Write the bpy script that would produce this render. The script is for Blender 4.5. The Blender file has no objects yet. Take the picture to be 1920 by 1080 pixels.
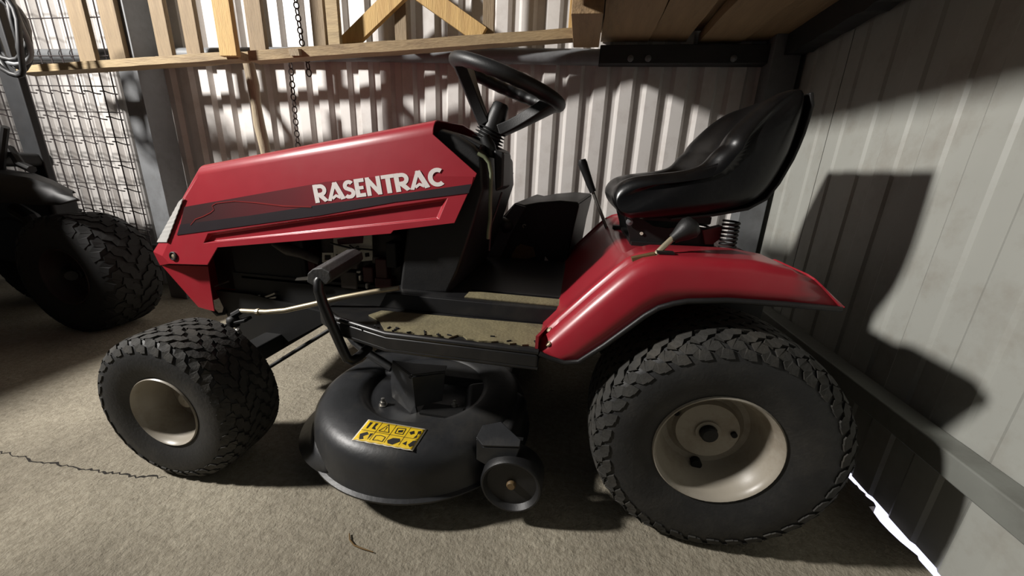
import bpy, bmesh, math, random
import numpy as np
from mathutils import Vector, Matrix, noise as mnoise

random.seed(7)
scene = bpy.context.scene
COL = scene.collection
PI = math.pi

# ------------------------------------------------------------------ camera
F, CX, CY = 721.0, 960.0, 540.0          # focal length / centre in 1920x1080 pixels
CAMZ = 0.737
_d = np.array([860 - CX, 2880 - CY, F]); _d /= np.linalg.norm(_d)
_vx = 1090 - CX
_y = np.array([_vx, -(_vx * _d[0] + F * _d[2]) / _d[1], F]); _y /= np.linalg.norm(_y)
RW = np.array([np.cross(_y, -_d), _y, -_d])      # rows: world axes seen in the camera frame
CPOS = np.array([0.0, 0.0, CAMZ])
cam = bpy.data.cameras.new('camera')
cam.sensor_width = 36.0
cam.lens = F / 1920.0 * 36.0
cam.clip_start = 0.02
camo = bpy.data.objects.new('camera', cam)
m = Matrix.Identity(4)
for i in range(3):
    m[i][0], m[i][1], m[i][2] = RW[i][0], -RW[i][1], -RW[i][2]
    m[i][3] = CPOS[i]
camo.matrix_world = m
COL.objects.link(camo)
scene.camera = camo

# ------------------------------------------------------------------ light
w = bpy.data.worlds.new('world'); scene.world = w
w.use_nodes = True
bg = w.node_tree.nodes['Background']
bg.inputs['Color'].default_value = (0.80, 0.86, 0.95, 1)
bg.inputs['Strength'].default_value = 0.036
# a floodlight high on the left, aimed at the back wall
fl = bpy.data.lights.new('floodlight', 'SPOT')
fl.energy = 780; fl.shadow_soft_size = 0.13; fl.color = (1.0, 0.963, 0.918)
fl.spot_size = math.radians(118); fl.spot_blend = 1.0
flo = bpy.data.objects.new('floodlight', fl); flo.location = (-3.0, -0.05, 2.35)
flo.rotation_euler = (Vector((-0.9, 1.8, 1.25)) - Vector(flo.location)).to_track_quat('-Z', 'Y').to_euler()
COL.objects.link(flo)
scene.view_settings.view_transform = 'Standard'
scene.view_settings.look = 'None'
scene.view_settings.gamma = 1.0
scene.view_settings.use_curve_mapping = False
scene.view_settings.exposure = 0.0

# ------------------------------------------------------------------ measuring helpers
def ray(px, py):
    return RW @ np.array([px - CX, py - CY, F])
def at(px, py, Y):
    v = ray(px, py); t = Y / v[1]; return Vector((CPOS + t * v).tolist())
def atz(px, py, Z):
    v = ray(px, py); t = (Z - CAMZ) / v[2]; return Vector((CPOS + t * v).tolist())
def atx(px, py, X):
    v = ray(px, py); t = X / v[0]; return Vector((CPOS + t * v).tolist())

# ------------------------------------------------------------------ materials
def srgb(r, g, b):
    f = lambda c: (c / 255 / 12.92) if c / 255 <= 0.04045 else ((c / 255 + 0.055) / 1.055) ** 2.4
    return (f(r), f(g), f(b), 1)
MATS = {}
def mat(name, col, rough=0.5, metal=0.0, var=0.15, scale=18.0, bump=0.0, bscale=120.0, coat=0.0,
        dirt=None, dirt_amt=0.0, dscale=6.0, spec=0.5, trans=0.0, alpha=1.0):
    mt = bpy.data.materials.new(name); mt.use_nodes = True
    nt = mt.node_tree; N = nt.nodes; L = nt.links
    b = N['Principled BSDF']
    b.inputs['Roughness'].default_value = rough
    b.inputs['Metallic'].default_value = metal
    b.inputs['Coat Weight'].default_value = coat
    b.inputs['Coat Roughness'].default_value = 0.12
    b.inputs['Specular IOR Level'].default_value = spec
    b.inputs['Transmission Weight'].default_value = trans
    b.inputs['Alpha'].default_value = alpha
    tc = N.new('ShaderNodeTexCoord')
    nz = N.new('ShaderNodeTexNoise'); nz.inputs['Scale'].default_value = scale
    nz.inputs['Detail'].default_value = 6
    L.new(tc.outputs['Object'], nz.inputs['Vector'])
    rp = N.new('ShaderNodeValToRGB')
    rp.color_ramp.elements[0].position = 0.3; rp.color_ramp.elements[1].position = 0.7
    c = srgb(*col)
    rp.color_ramp.elements[0].color = tuple(x * (1 - var) for x in c[:3]) + (1,)
    rp.color_ramp.elements[1].color = tuple(min(1, x * (1 + var)) for x in c[:3]) + (1,)
    L.new(nz.outputs['Fac'], rp.inputs['Fac'])
    out = rp.outputs['Color']
    if dirt:
        n2 = N.new('ShaderNodeTexNoise'); n2.inputs['Scale'].default_value = dscale
        n2.inputs['Detail'].default_value = 8; n2.inputs['Roughness'].default_value = 0.7
        L.new(tc.outputs['Object'], n2.inputs['Vector'])
        r2 = N.new('ShaderNodeValToRGB')
        r2.color_ramp.elements[0].position = 0.48; r2.color_ramp.elements[1].position = 0.72
        r2.color_ramp.elements[1].color = (dirt_amt,) * 3 + (1,)
        L.new(n2.outputs['Fac'], r2.inputs['Fac'])
        mx = N.new('ShaderNodeMixRGB'); mx.inputs['Color2'].default_value = srgb(*dirt)
        L.new(r2.outputs['Color'], mx.inputs['Fac']); L.new(out, mx.inputs['Color1'])
        out = mx.outputs['Color']
    L.new(out, b.inputs['Base Color'])
    if bump > 0:
        n3 = N.new('ShaderNodeTexNoise'); n3.inputs['Scale'].default_value = bscale
        n3.inputs['Detail'].default_value = 6
        L.new(tc.outputs['Object'], n3.inputs['Vector'])
        bp = N.new('ShaderNodeBump'); bp.inputs['Strength'].default_value = bump
        bp.inputs['Distance'].default_value = 0.01
        L.new(n3.outputs['Fac'], bp.inputs['Height'])
        L.new(bp.outputs['Normal'], b.inputs['Normal'])
    MATS[name] = mt
    return mt
M = MATS
mat('red_paint', (156, 35, 47), 0.36, coat=0.25, var=0.06, dirt=(120, 60, 60), dirt_amt=0.25, dscale=9, bump=0.015, bscale=30)
mat('dark_red', (92, 22, 28), 0.5, var=0.2, dirt=(40, 25, 22), dirt_amt=0.7)
mat('black_plastic', (22, 22, 23), 0.5, var=0.2, bump=0.05, bscale=300, dirt=(70, 66, 60), dirt_amt=0.18)
mat('deck_paint', (40, 41, 43), 0.42, var=0.2, bump=0.05, bscale=80, dirt=(78, 74, 66), dirt_amt=0.35, dscale=7)
mat('black_paint', (26, 26, 27), 0.38, var=0.2, dirt=(62, 58, 52), dirt_amt=0.3, dscale=12)
mat('black_steel', (10, 10, 10), 0.6, var=0.3, dirt=(30, 27, 24), dirt_amt=0.4)
mat('seat_vinyl', (10, 10, 11), 0.3, var=0.2, bump=0.03, bscale=90, dirt=(60, 58, 54), dirt_amt=0.12, dscale=8)
mat('rubber', (36, 36, 36), 0.6, var=0.2, bump=0.12, bscale=160, dirt=(64, 61, 55), dirt_amt=0.5, dscale=9)
mat('tread_rubber', (46, 45, 42), 0.8, var=0.2, bump=0.15, bscale=160, dirt=(84, 78, 68), dirt_amt=0.45, dscale=14)
mat('rim_paint', (156, 149, 136), 0.36, var=0.07, dirt=(104, 88, 70), dirt_amt=0.75, dscale=9, bump=0.03, bscale=40)
mat('galvanised', (176, 174, 168), 0.35, metal=0.85, var=0.12, dirt=(110, 92, 66), dirt_amt=0.4, dscale=20)
mat('rod_metal', (196, 184, 158), 0.36, metal=0.6, var=0.1, dirt=(150, 120, 60), dirt_amt=0.3, dscale=20)
mat('hole_black', (5, 5, 5), 0.9, var=0.1)
mat('decal_charcoal', (42, 36, 40), 0.35, var=0.08)
mat('decal_letter', (226, 218, 214), 0.45, var=0.03)
mat('decal_red', (128, 38, 38), 0.35, var=0.1)
mat('label_yellow', (226, 190, 34), 0.5, var=0.06, dirt=(150, 120, 50), dirt_amt=0.35, dscale=40)
mat('label_white', (216, 208, 190), 0.5, var=0.06)
mat('label_print', (26, 24, 22), 0.6, var=0.1)
mat('tag_brown', (98, 78, 48), 0.6, var=0.2, scale=60)
mat('lens', (220, 218, 214), 0.12, var=0.05, spec=0.8, coat=0.5)
mat('mat_worn', (118, 110, 82), 0.85, var=0.16, scale=24, bump=0.2, bscale=140, dirt=(58, 52, 44), dirt_amt=0.6, dscale=7)
mat('cable_green', (112, 118, 92), 0.5, var=0.15)
mat('plate_white', (188, 184, 170), 0.5, var=0.08, dirt=(90, 60, 50), dirt_amt=0.5, dscale=25)
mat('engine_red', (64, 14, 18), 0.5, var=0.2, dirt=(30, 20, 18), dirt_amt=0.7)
mat('engine_grey', (74, 68, 64), 0.55, metal=0.3, var=0.2, dirt=(30, 24, 22), dirt_amt=0.7, dscale=30)
mat('tank_white', (206, 204, 198), 0.45, var=0.06)
mat('sheet_white', (204, 200, 196), 0.40, var=0.03, scale=3, dirt=(140, 124, 112), dirt_amt=0.30, dscale=10, bump=0.02, bscale=14)
mat('sheet_grey', (168, 169, 162), 0.48, var=0.04, scale=3, dirt=(128, 116, 102), dirt_amt=0.45, dscale=7, bump=0.04, bscale=14)
mat('steel_grey', (112, 114, 116), 0.5, var=0.12, scale=9, dirt=(64, 60, 58), dirt_amt=0.4, dscale=10)
mat('steel_rail', (126, 128, 122), 0.5, var=0.1, scale=9, dirt=(86, 82, 74), dirt_amt=0.4, dscale=10)
mat('steel_dark', (38, 39, 41), 0.55, var=0.2, dirt=(58, 54, 50), dirt_amt=0.3)
mat('wire_steel', (66, 60, 60), 0.55, metal=0.2, var=0.2)
mat('chain_rust', (52, 42, 38), 0.6, metal=0.4, var=0.3, scale=60)
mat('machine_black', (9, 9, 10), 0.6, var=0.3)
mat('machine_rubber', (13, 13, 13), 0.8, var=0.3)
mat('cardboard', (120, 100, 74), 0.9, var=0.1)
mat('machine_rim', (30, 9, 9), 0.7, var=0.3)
mat('chute_grey', (64, 65, 69), 0.5, var=0.12)
mat('straw', (110, 86, 50), 0.8, var=0.2)

def wood(name, col, dark, rough=0.75, axis='X', sc=7.0):
    mt = mat(name, col, rough, var=0.14, scale=14, bump=0.25, bscale=60, dirt=dark, dirt_amt=0.75, dscale=8)
    nt = mt.node_tree
    tc = [n for n in nt.nodes if n.type == 'TEX_COORD'][0]
    mp = nt.nodes.new('ShaderNodeMapping')
    s = {'X': (0.12, 1, 1), 'Y': (1, 0.12, 1), 'Z': (1, 1, 0.12)}[axis]
    mp.inputs['Scale'].default_value = tuple(v * sc / 4 for v in s)
    nt.links.new(tc.outputs['Object'], mp.inputs['Vector'])
    for n in nt.nodes:
        if n.type == 'TEX_NOISE':
            nt.links.new(mp.outputs['Vector'], n.inputs['Vector'])
            n.inputs['Scale'].default_value *= 2.2
    return mt
wood('wood_rail', (158, 138, 104), (100, 80, 60), axis='X')
wood('wood_slat', (134, 116, 90), (84, 68, 52), axis='Z')
wood('wood_fresh', (184, 152, 96), (146, 112, 66), axis='Z')
wood('wood_weathered', (158, 144, 120), (74, 62, 50), axis='Z')
wood('wood_loft', (150, 124, 90), (86, 70, 54), axis='Y', sc=4)

# concrete floor: beige cement with pits, fine relief and a long crack
def concrete():
    mt = bpy.data.materials.new('concrete'); mt.use_nodes = True
    nt = mt.node_tree; N = nt.nodes; L = nt.links; b = N['Principled BSDF']
    b.inputs['Roughness'].default_value = 0.9
    b.inputs['Specular IOR Level'].default_value = 0.25
    tc = N.new('ShaderNodeTexCoord')
    def nz(scale, det=8, rough=0.6):
        n = N.new('ShaderNodeTexNoise'); n.inputs['Scale'].default_value = scale
        n.inputs['Detail'].default_value = det; n.inputs['Roughness'].default_value = rough
        L.new(tc.outputs['Object'], n.inputs['Vector']); return n
    def ramp(src, p0, c0, p1, c1):
        r = N.new('ShaderNodeValToRGB'); e = r.color_ramp.elements
        e[0].position, e[0].color, e[1].position, e[1].color = p0, c0, p1, c1
        L.new(src, r.inputs['Fac']); return r
    big = ramp(nz(3.0).outputs['Fac'], 0.3, srgb(140, 133, 118), 0.7, srgb(176, 168, 150))
    fine = ramp(nz(70, 5, 0.7).outputs['Fac'], 0.32, (0.62, 0.6, 0.57, 1), 0.62, (1.05, 1.05, 1.05, 1))
    mul = N.new('ShaderNodeMixRGB'); mul.blend_type = 'MULTIPLY'; mul.inputs['Fac'].default_value = 0.75
    L.new(big.outputs['Color'], mul.inputs['Color1']); L.new(fine.outputs['Color'], mul.inputs['Color2'])
    L.new(mul.outputs['Color'], b.inputs['Base Color'])
    a1 = nz(26, 8, 0.65); a2 = nz(130, 5, 0.6)
    add = N.new('ShaderNodeMath'); add.operation = 'MULTIPLY_ADD'; add.inputs[1].default_value = 0.45
    L.new(a2.outputs['Fac'], add.inputs[0]); L.new(a1.outputs['Fac'], add.inputs[2])
    bp = N.new('ShaderNodeBump'); bp.inputs['Strength'].default_value = 0.75; bp.inputs['Distance'].default_value = 0.012
    L.new(add.outputs[0], bp.inputs['Height']); L.new(bp.outputs['Normal'], b.inputs['Normal'])
    M['concrete'] = mt
concrete()
mat('crack_dirt', (34, 30, 26), 0.95, var=0.3)

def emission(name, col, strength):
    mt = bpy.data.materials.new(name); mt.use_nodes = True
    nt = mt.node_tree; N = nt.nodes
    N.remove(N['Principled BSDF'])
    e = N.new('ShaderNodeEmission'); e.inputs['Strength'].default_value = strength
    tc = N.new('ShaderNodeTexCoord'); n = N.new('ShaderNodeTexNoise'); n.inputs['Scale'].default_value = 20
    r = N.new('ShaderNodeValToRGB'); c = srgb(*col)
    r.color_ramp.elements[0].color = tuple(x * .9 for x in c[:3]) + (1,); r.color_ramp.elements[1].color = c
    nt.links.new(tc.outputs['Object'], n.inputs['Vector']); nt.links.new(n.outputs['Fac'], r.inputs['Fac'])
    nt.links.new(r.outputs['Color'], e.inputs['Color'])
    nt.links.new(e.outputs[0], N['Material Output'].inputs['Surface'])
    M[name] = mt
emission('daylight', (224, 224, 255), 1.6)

# decal band that fades from charcoal brown at the nose to the hood's red towards the rear (printed gradient)
def band_mat():
    mt = mat('decal_band', (84, 34, 40), 0.34, var=0.06, coat=0.2)
    nt = mt.node_tree; N = nt.nodes; L = nt.links
    tc = [n for n in N if n.type == 'TEX_COORD'][0]
    sx = N.new('ShaderNodeSeparateXYZ'); L.new(tc.outputs['Object'], sx.inputs[0])
    mr = N.new('ShaderNodeMapRange'); mr.inputs[1].default_value = -0.36; mr.inputs[2].default_value = 0.18
    L.new(sx.outputs['X'], mr.inputs[0])
    r = N.new('ShaderNodeValToRGB')
    r.color_ramp.elements[0].color = srgb(60, 38, 40); r.color_ramp.elements[1].color = srgb(146, 31, 42)
    e = r.color_ramp.elements.new(0.55); e.color = srgb(102, 36, 42)
    L.new(mr.outputs[0], r.inputs['Fac'])
    L.new(r.outputs['Color'], N['Principled BSDF'].inputs['Base Color'])
band_mat()

# ------------------------------------------------------------------ mesh builder
WLOC = {}
def wl(o):
    return WLOC.get(o.name, Vector((0, 0, 0))) if o else Vector((0, 0, 0))
def empty(name, loc):
    o = bpy.data.objects.new(name, None); o.empty_display_size = 0.05
    COL.objects.link(o); o.location = loc; WLOC[o.name] = Vector(loc)
    return o
def tag(o, label=None, cat=None, group=None, kind=None):
    if label: o['label'] = label
    if cat: o['category'] = cat
    if group: o['group'] = group
    if kind: o['kind'] = kind
    return o
class MB:
    def __init__(s): s.v = []; s.f = []
    def add(s, vs, fs):
        o = len(s.v); s.v += [Vector(p) for p in vs]; s.f += [tuple(i + o for i in f) for f in fs]; return s
    def box(s, lo, hi, rot=None, piv=None):
        x0, y0, z0 = lo; x1, y1, z1 = hi
        vs = [Vector(p) for p in ((x0, y0, z0), (x1, y0, z0), (x1, y1, z0), (x0, y1, z0), (x0, y0, z1), (x1, y0, z1), (x1, y1, z1), (x0, y1, z1))]
        if rot is not None:
            c = Vector(piv) if piv is not None else sum(vs, Vector()) / 8
            vs = [rot @ (p - c) + c for p in vs]
        return s.add(vs, [(0, 3, 2, 1), (4, 5, 6, 7), (0, 1, 5, 4), (1, 2, 6, 5), (2, 3, 7, 6), (3, 0, 4, 7)])
    def beam(s, a, b, wd, ht, up=(0, 0, 1)):
        a, b = Vector(a), Vector(b); d = (b - a).normalized(); u = Vector(up)
        sd = d.cross(u).normalized(); u = sd.cross(d).normalized()
        vs = []
        for p in (a, b):
            for i, j in ((-1, -1), (1, -1), (1, 1), (-1, 1)):
                vs.append(p + sd * (i * wd / 2) + u * (j * ht / 2))
        return s.add(vs, [(0, 1, 2, 3), (7, 6, 5, 4), (0, 4, 5, 1), (1, 5, 6, 2), (2, 6, 7, 3), (3, 7, 4, 0)])
    def prism(s, poly, off):       # polygon of 3-D points pushed along off
        off = Vector(off); n = len(poly)
        vs = [Vector(p) for p in poly] + [Vector(p) + off for p in poly]
        fs = [tuple(range(n)), tuple(reversed(range(n, 2 * n)))]
        fs += [(i, i + n, (i + 1) % n + n, (i + 1) % n) for i in range(n)]
        return s.add(vs, fs)
    def tube(s, pts, r, n=10, cap=True, closed=False):
        pts = [Vector(p) for p in pts]; k = len(pts); vs = []; fs = []
        prev = None
        for i, p in enumerate(pts):
            if closed: d = (pts[(i + 1) % k] - pts[i - 1])
            else: d = pts[min(i + 1, k - 1)] - pts[max(i - 1, 0)]
            d.normalize()
            if prev is None:
                u = d.orthogonal().normalized()
            else:
                u = (prev - d * prev.dot(d)).normalized()
            prev = u; v = d.cross(u)
            rr = r[i] if isinstance(r, (list, tuple)) else r
            for j in range(n):
                a = 2 * PI * j / n
                vs.append(p + (u * math.cos(a) + v * math.sin(a)) * rr)
        for i in range(k if closed else k - 1):
            for j in range(n):
                a, b = i * n + j, i * n + (j + 1) % n
                i2 = (i + 1) % k
                fs.append((a, b, i2 * n + (j + 1) % n, i2 * n + j))
        if cap and not closed:
            fs.append(tuple(reversed(range(n)))); fs.append(tuple(range((k - 1) * n, k * n)))
        return s.add(vs, fs)
    def lathe(s, prof, org, axis, n=48, close=False):   # prof: (distance along axis, radius)
        org, ax = Vector(org), Vector(axis).normalized()
        u = ax.orthogonal().normalized(); v = ax.cross(u)
        vs = []; fs = []; k = len(prof)
        for t, r in prof:
            for j in range(n):
                a = 2 * PI * j / n
                vs.append(org + ax * t + (u * math.cos(a) + v * math.sin(a)) * r)
        for i in range(k if close else k - 1):
            i2 = (i + 1) % k
            for j in range(n):
                fs.append((i * n + j, i * n + (j + 1) % n, i2 * n + (j + 1) % n, i2 * n + j))
        return s.add(vs, fs)
    def grid(s, rows, cyc=False):
        n = len(rows[0]); vs = [p for r in rows for p in r]; fs = []
        for i in range(len(rows) - 1):
            for j in range(n if cyc else n - 1):
                fs.append((i * n + j, i * n + (j + 1) % n, (i + 1) * n + (j + 1) % n, (i + 1) * n + j))
        return s.add(vs, fs)
    def build(s, name, material, parent=None, smooth=None, bevel=0.0, seg=2, solid=0.0, sub=0, off=-1, origin=None):
        o3 = Vector(origin) if origin is not None else sum((Vector(p) for p in s.v), Vector()) / max(1, len(s.v))
        me = bpy.data.meshes.new(name)
        me.from_pydata([tuple(p - o3) for p in s.v], [], s.f)
        bm = bmesh.new(); bm.from_mesh(me)
        bmesh.ops.recalc_face_normals(bm, faces=bm.faces)
        bm.to_mesh(me); bm.free()
        mm = M[material] if isinstance(material, str) else material
        me.materials.append(mm)
        if smooth is not None:
            me.shade_smooth()
            me.set_sharp_from_angle(angle=math.radians(smooth))
        o = bpy.data.objects.new(name, me); COL.objects.link(o)
        o.location = o3 - wl(parent)
        if parent: o.parent = parent
        WLOC[o.name] = o3
        if solid:
            md = o.modifiers.new('solid', 'SOLIDIFY'); md.thickness = solid; md.offset = off
        if bevel:
            md = o.modifiers.new('bevel', 'BEVEL'); md.width = bevel; md.segments = seg
            md.limit_method = 'ANGLE'; md.angle_limit = math.radians(28)
            if smooth is None:
                me.shade_smooth()
            md.harden_normals = True
        if sub:
            md = o.modifiers.new('sub', 'SUBSURF'); md.levels = sub; md.render_levels = sub
        return o
def copy_tree(o, parent=None, loc=None, rotz=None):
    c = o.copy(); COL.objects.link(c)
    if parent: c.parent = parent
    if loc is not None: c.location = loc
    if rotz is not None: c.rotation_euler = (0, 0, rotz)
    WLOC[c.name] = wl(parent) + c.location if parent else Vector(c.location)
    for ch in list(o.children):
        copy_tree(ch, c)
    return c
def V(*a): return Vector(a)
YC = 1.12                                 # tractor centre line
def mir(p): return Vector((p[0], 2 * YC - p[1], p[2]))

# ================================================================== THE SETTING
# floor slab, ragged along the right wall
def floor():
    mb = MB()
    edge = []
    for y, g in ((0.50, .008), (0.62, .010), (0.665, .006), (0.70, .010), (0.735, .011), (0.745, .006), (0.775, .017), (0.80, .022), (0.825, .024), (0.85, .021), (0.868, .020),
                 (0.872, .002), (0.885, -.002), (0.90, .004), (0.908, .004), (0.910, .000), (0.925, .005), (0.938, .003), (0.940, .006), (0.955, .007), (0.97, .009), (0.985, .011), (0.993, .006), (0.998, -.004), (1.05, -.006), (1.2, -.004)):
        edge.append(V(0.770 - g, y, 0))
    poly = [V(-4.2, -1.6, 0), V(0.766, -1.6, 0)] + edge + [V(0.774, 1.9, 0), V(-4.2, 1.9, 0)]
    mb.prism(poly, (0, 0, -0.12))
    o = mb.build('floor', 'concrete', origin=(0, 0, 0)); tag(o, kind='structure')
    # crack running across the slab
    mb = MB()
    path = [(-60, 838), (0, 848), (40, 855), (70, 866), (110, 870), (150, 879), (180, 884), (215, 887), (250, 894), (285, 892), (312, 896)]
    P = [atz(x, y, 0.0006) for x, y in path]
    rows = []
    fine = []
    for i in range(len(P) - 1):
        for k in range(6):
            t = k / 6; p = P[i].lerp(P[i + 1], t)
            fine.append(p + V(random.uniform(-.003, .003), random.uniform(-.005, .005), 0))
    fine.append(P[-1])
    for i, p in enumerate(fine):
        wd = random.uniform(0.0008, 0.003) * (1 if i < len(fine) - 4 else 0.5)
        rows.append([p + V(0, -wd, 0), p + V(0, wd, 0)])
    mb.grid(rows); c = mb.build('crack', 'crack_dirt', o)
    return o
FLOOR = floor()

def corrugated(x0, x1, z0, z1, pitch, far, slope, near, depth, place, phase=0.0):
    prof = []
    x = x0
    # sequence going along: far flat, slope in, near flat, slope back
    t = phase
    pts = []
    k = 0
    xx = x0
    while xx < x1 + 1e-6:
        for dx, d in ((0, 0), (far, 0), (far + slope, depth), (far + slope + near, depth)):
            if xx + dx <= x1 + 1e-6: pts.append((xx + dx, d))
        xx += pitch
    rows = [[place(a, d, z) for a, d in pts] for z in (z0, z1)]
    return rows
def walls():
    # back wall: white trapezoidal sheets over a backing
    mb = MB(); mb.box((-4.2, 1.856, 0), (0.80, 1.87, 2.3)); wb = mb.build('wall_back', 'sheet_white'); tag(wb, kind='structure')
    starts = [-4.2 + 0.0]
    pitch, far, slope, near = 0.107, 0.032, 0.014, 0.047
    x = 0.19 - 1.07 * 4
    n = 0
    while x < 0.76:
        x1 = min(x + 1.07 + 0.012, 0.79)
        rows = corrugated(x, x1, 0.0, 2.3, pitch, far, slope, near, 0.020,
                          lambda a, d, z: V(a, 1.85 - d - 0.0015 * (n % 2), z))
        m2 = MB(); m2.grid(rows)
        m2.build('wall_sheet', 'sheet_white', wb, solid=0.0012)
        x += 1.07; n += 1
    # screw heads
    # right wall: flatter ribbed sheets
    mb = MB(); mb.box((0.785, -1.6, 0.004), (0.80, 1.87, 2.3)); wr = mb.build('wall_right', 'sheet_grey'); tag(wr, kind='structure')
    y = -1.6; n = 0
    while y < 1.85:
        y1 = min(y + 1.03, 1.86)
        rows = corrugated(y, y1, 0.004, 2.3, 0.1288, 0.052, 0.008, 0.060, 0.005,
                          lambda a, d, z: V(0.776 - d - 0.0015 * (n % 2), a, z))
        m2 = MB(); m2.grid(rows); m2.build('wall_sheet', 'sheet_grey', wr, solid=0.001)
        y += 1.03; n += 1
    # glowing slab in place of daylit ground, seen under the right wall
    mb = MB(); mb.box((0.74, 0.3, -0.16), (1.3, 1.9, -0.13)); g = mb.build('daylight_glow', 'daylight'); tag(g, kind='structure')
walls()

def trims():
    # rail on the right wall
    mb = MB(); mb.box((0.712, -1.6, 0.222), (0.766, 1.83, 0.272))
    tag(mb.build('trim_1', 'steel_rail', bevel=0.004), kind='structure')
    # dark girt high on the back wall (right part) with bolts
    mb = MB(); mb.box((0.03, 1.775, 1.158), (0.70, 1.829, 1.225))
    t = tag(mb.build('trim_2', 'steel_dark', bevel=0.004), kind='structure')
    for px in (1182, 1215, 1375):
        p = at(px, 110, 1.773); m2 = MB(); m2.lathe([(0.0, 0.0001), (0, 0.012), (0.006, 0.012), (0.010, 0.007), (0.012, 0.0001)], p, (0, -1, 0), 10)
        m2.build('bolt', 'steel_grey', t, smooth=40)
    # lighter round pipe girt on the left part
    mb = MB(); mb.tube([(-4.2, 1.795, 1.195), (-1.0, 1.795, 1.20), (0.03, 1.795, 1.185)], 0.030, 14)
    tag(mb.build('trim_3', 'steel_grey', smooth=50), kind='structure')
    # low girt on the back wall
    mb = MB(); mb.box((-4.2, 1.785, 0.185), (0.70, 1.829, 0.245))
    tag(mb.build('trim_4', 'steel_grey', bevel=0.003), kind='structure')
    # corner post and wall plate over the right wall
    mb = MB(); mb.box((0.655, 1.74, 0.0), (0.752, 1.829, 2.3))
    tag(mb.build('trim_5', 'steel_grey', bevel=0.004), kind='structure')
    mb = MB()
    pts = []
    N = 40
    top = []; bot = []
    for i in range(N + 1):
        y = 0.2 + (1.74 - 0.2) * i / N
        bot.append(V(0.752, y, 1.175 + 0.012 * mnoise.noise(V(y * 7, 0, 3)) + 0.006 * mnoise.noise(V(y * 23, 0, 1))))
        top.append(V(0.752, y, 1.30))
    mb.prism(bot + list(reversed(top)), (-0.06, 0, 0))
    tag(mb.build('trim_6', 'steel_dark'), kind='structure')
    # square steel post standing against the back wall, left
    a = at(225, 150, 1.64); b = at(262, 150, 1.64)
    mb = MB(); mb.box((a.x, 1.64, 0), (b.x, 1.765, 2.3))
    t = tag(mb.build('trim_7', 'steel_grey', bevel=0.006), kind='structure')
    m2 = MB(); m2.box((b.x - 0.02, 1.635, 0), (b.x + 0.004, 1.641, 2.3)); m2.build('flange', 'steel_grey', t, bevel=0.001)
    # post further left, its shade put into dark paint, beside the black machine
    a = at(22, 220, 1.45); b = at(72, 220, 1.48)
    mb = MB(); mb.box((a.x, 1.45, 0), (b.x, 1.48, 2.3))
    tag(mb.build('trim_8', 'steel_dark', bevel=0.006), kind='structure')
trims()

def loft():
    # boards of the loft over the right-hand corner, seen from below
    mb = MB(); mb.box((0.02, 0.35, 1.285), (0.75, 1.83, 1.31))
    c = tag(mb.build('ceiling', 'wood_loft'), kind='structure')
    xs = [0.03, 0.21, 0.385, 0.41, 0.58, 0.745]
    for i, (x0, x1, dz) in enumerate(((0.03, 0.215, 0.0), (0.22, 0.36, 0.004), (0.405, 0.56, -0.006), (0.565, 0.745, 0.002))):
        N = 26; lo = []
        rows_b = []; rows_t = []
        for k in range(N + 1):
            y = 0.36 + (1.822 - 0.36) * k / N
            s = 0.007 * mnoise.noise(V(i * 5.0, y * 6, 0)) + 0.0
            rows_b.append([V(x0 + s, y, 1.245 + dz + 0.006 * mnoise.noise(V(i * 3, y * 4, 5))), V(x1 + s, y, 1.243 + dz + 0.006 * mnoise.noise(V(i * 7, y * 4, 5)))])
        rows = [[r[0], r[1], r[1] + V(0, 0, .035), r[0] + V(0, 0, .035)] for r in rows_b]
        m2 = MB(); m2.grid(rows, cyc=True); m2.f.append((0, 1, 2, 3)); n = len(m2.v); m2.f.append((n - 4, n - 1, n - 2, n - 3))
        m2.build('plank', 'wood_loft', c)
    # joist along the loft's left edge
    m2 = MB(); m2.box((-0.075, 1.40, 1.205), (0.024, 1.74, 1.62)); m2.build('joist_end', 'wood_loft', c, bevel=0.003)
    m2 = MB(); m2.box((-0.085, 0.35, 1.243), (0.026, 1.38, 1.28)); m2.build('edge_board', 'wood_loft', c, bevel=0.003)
loft()

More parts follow.
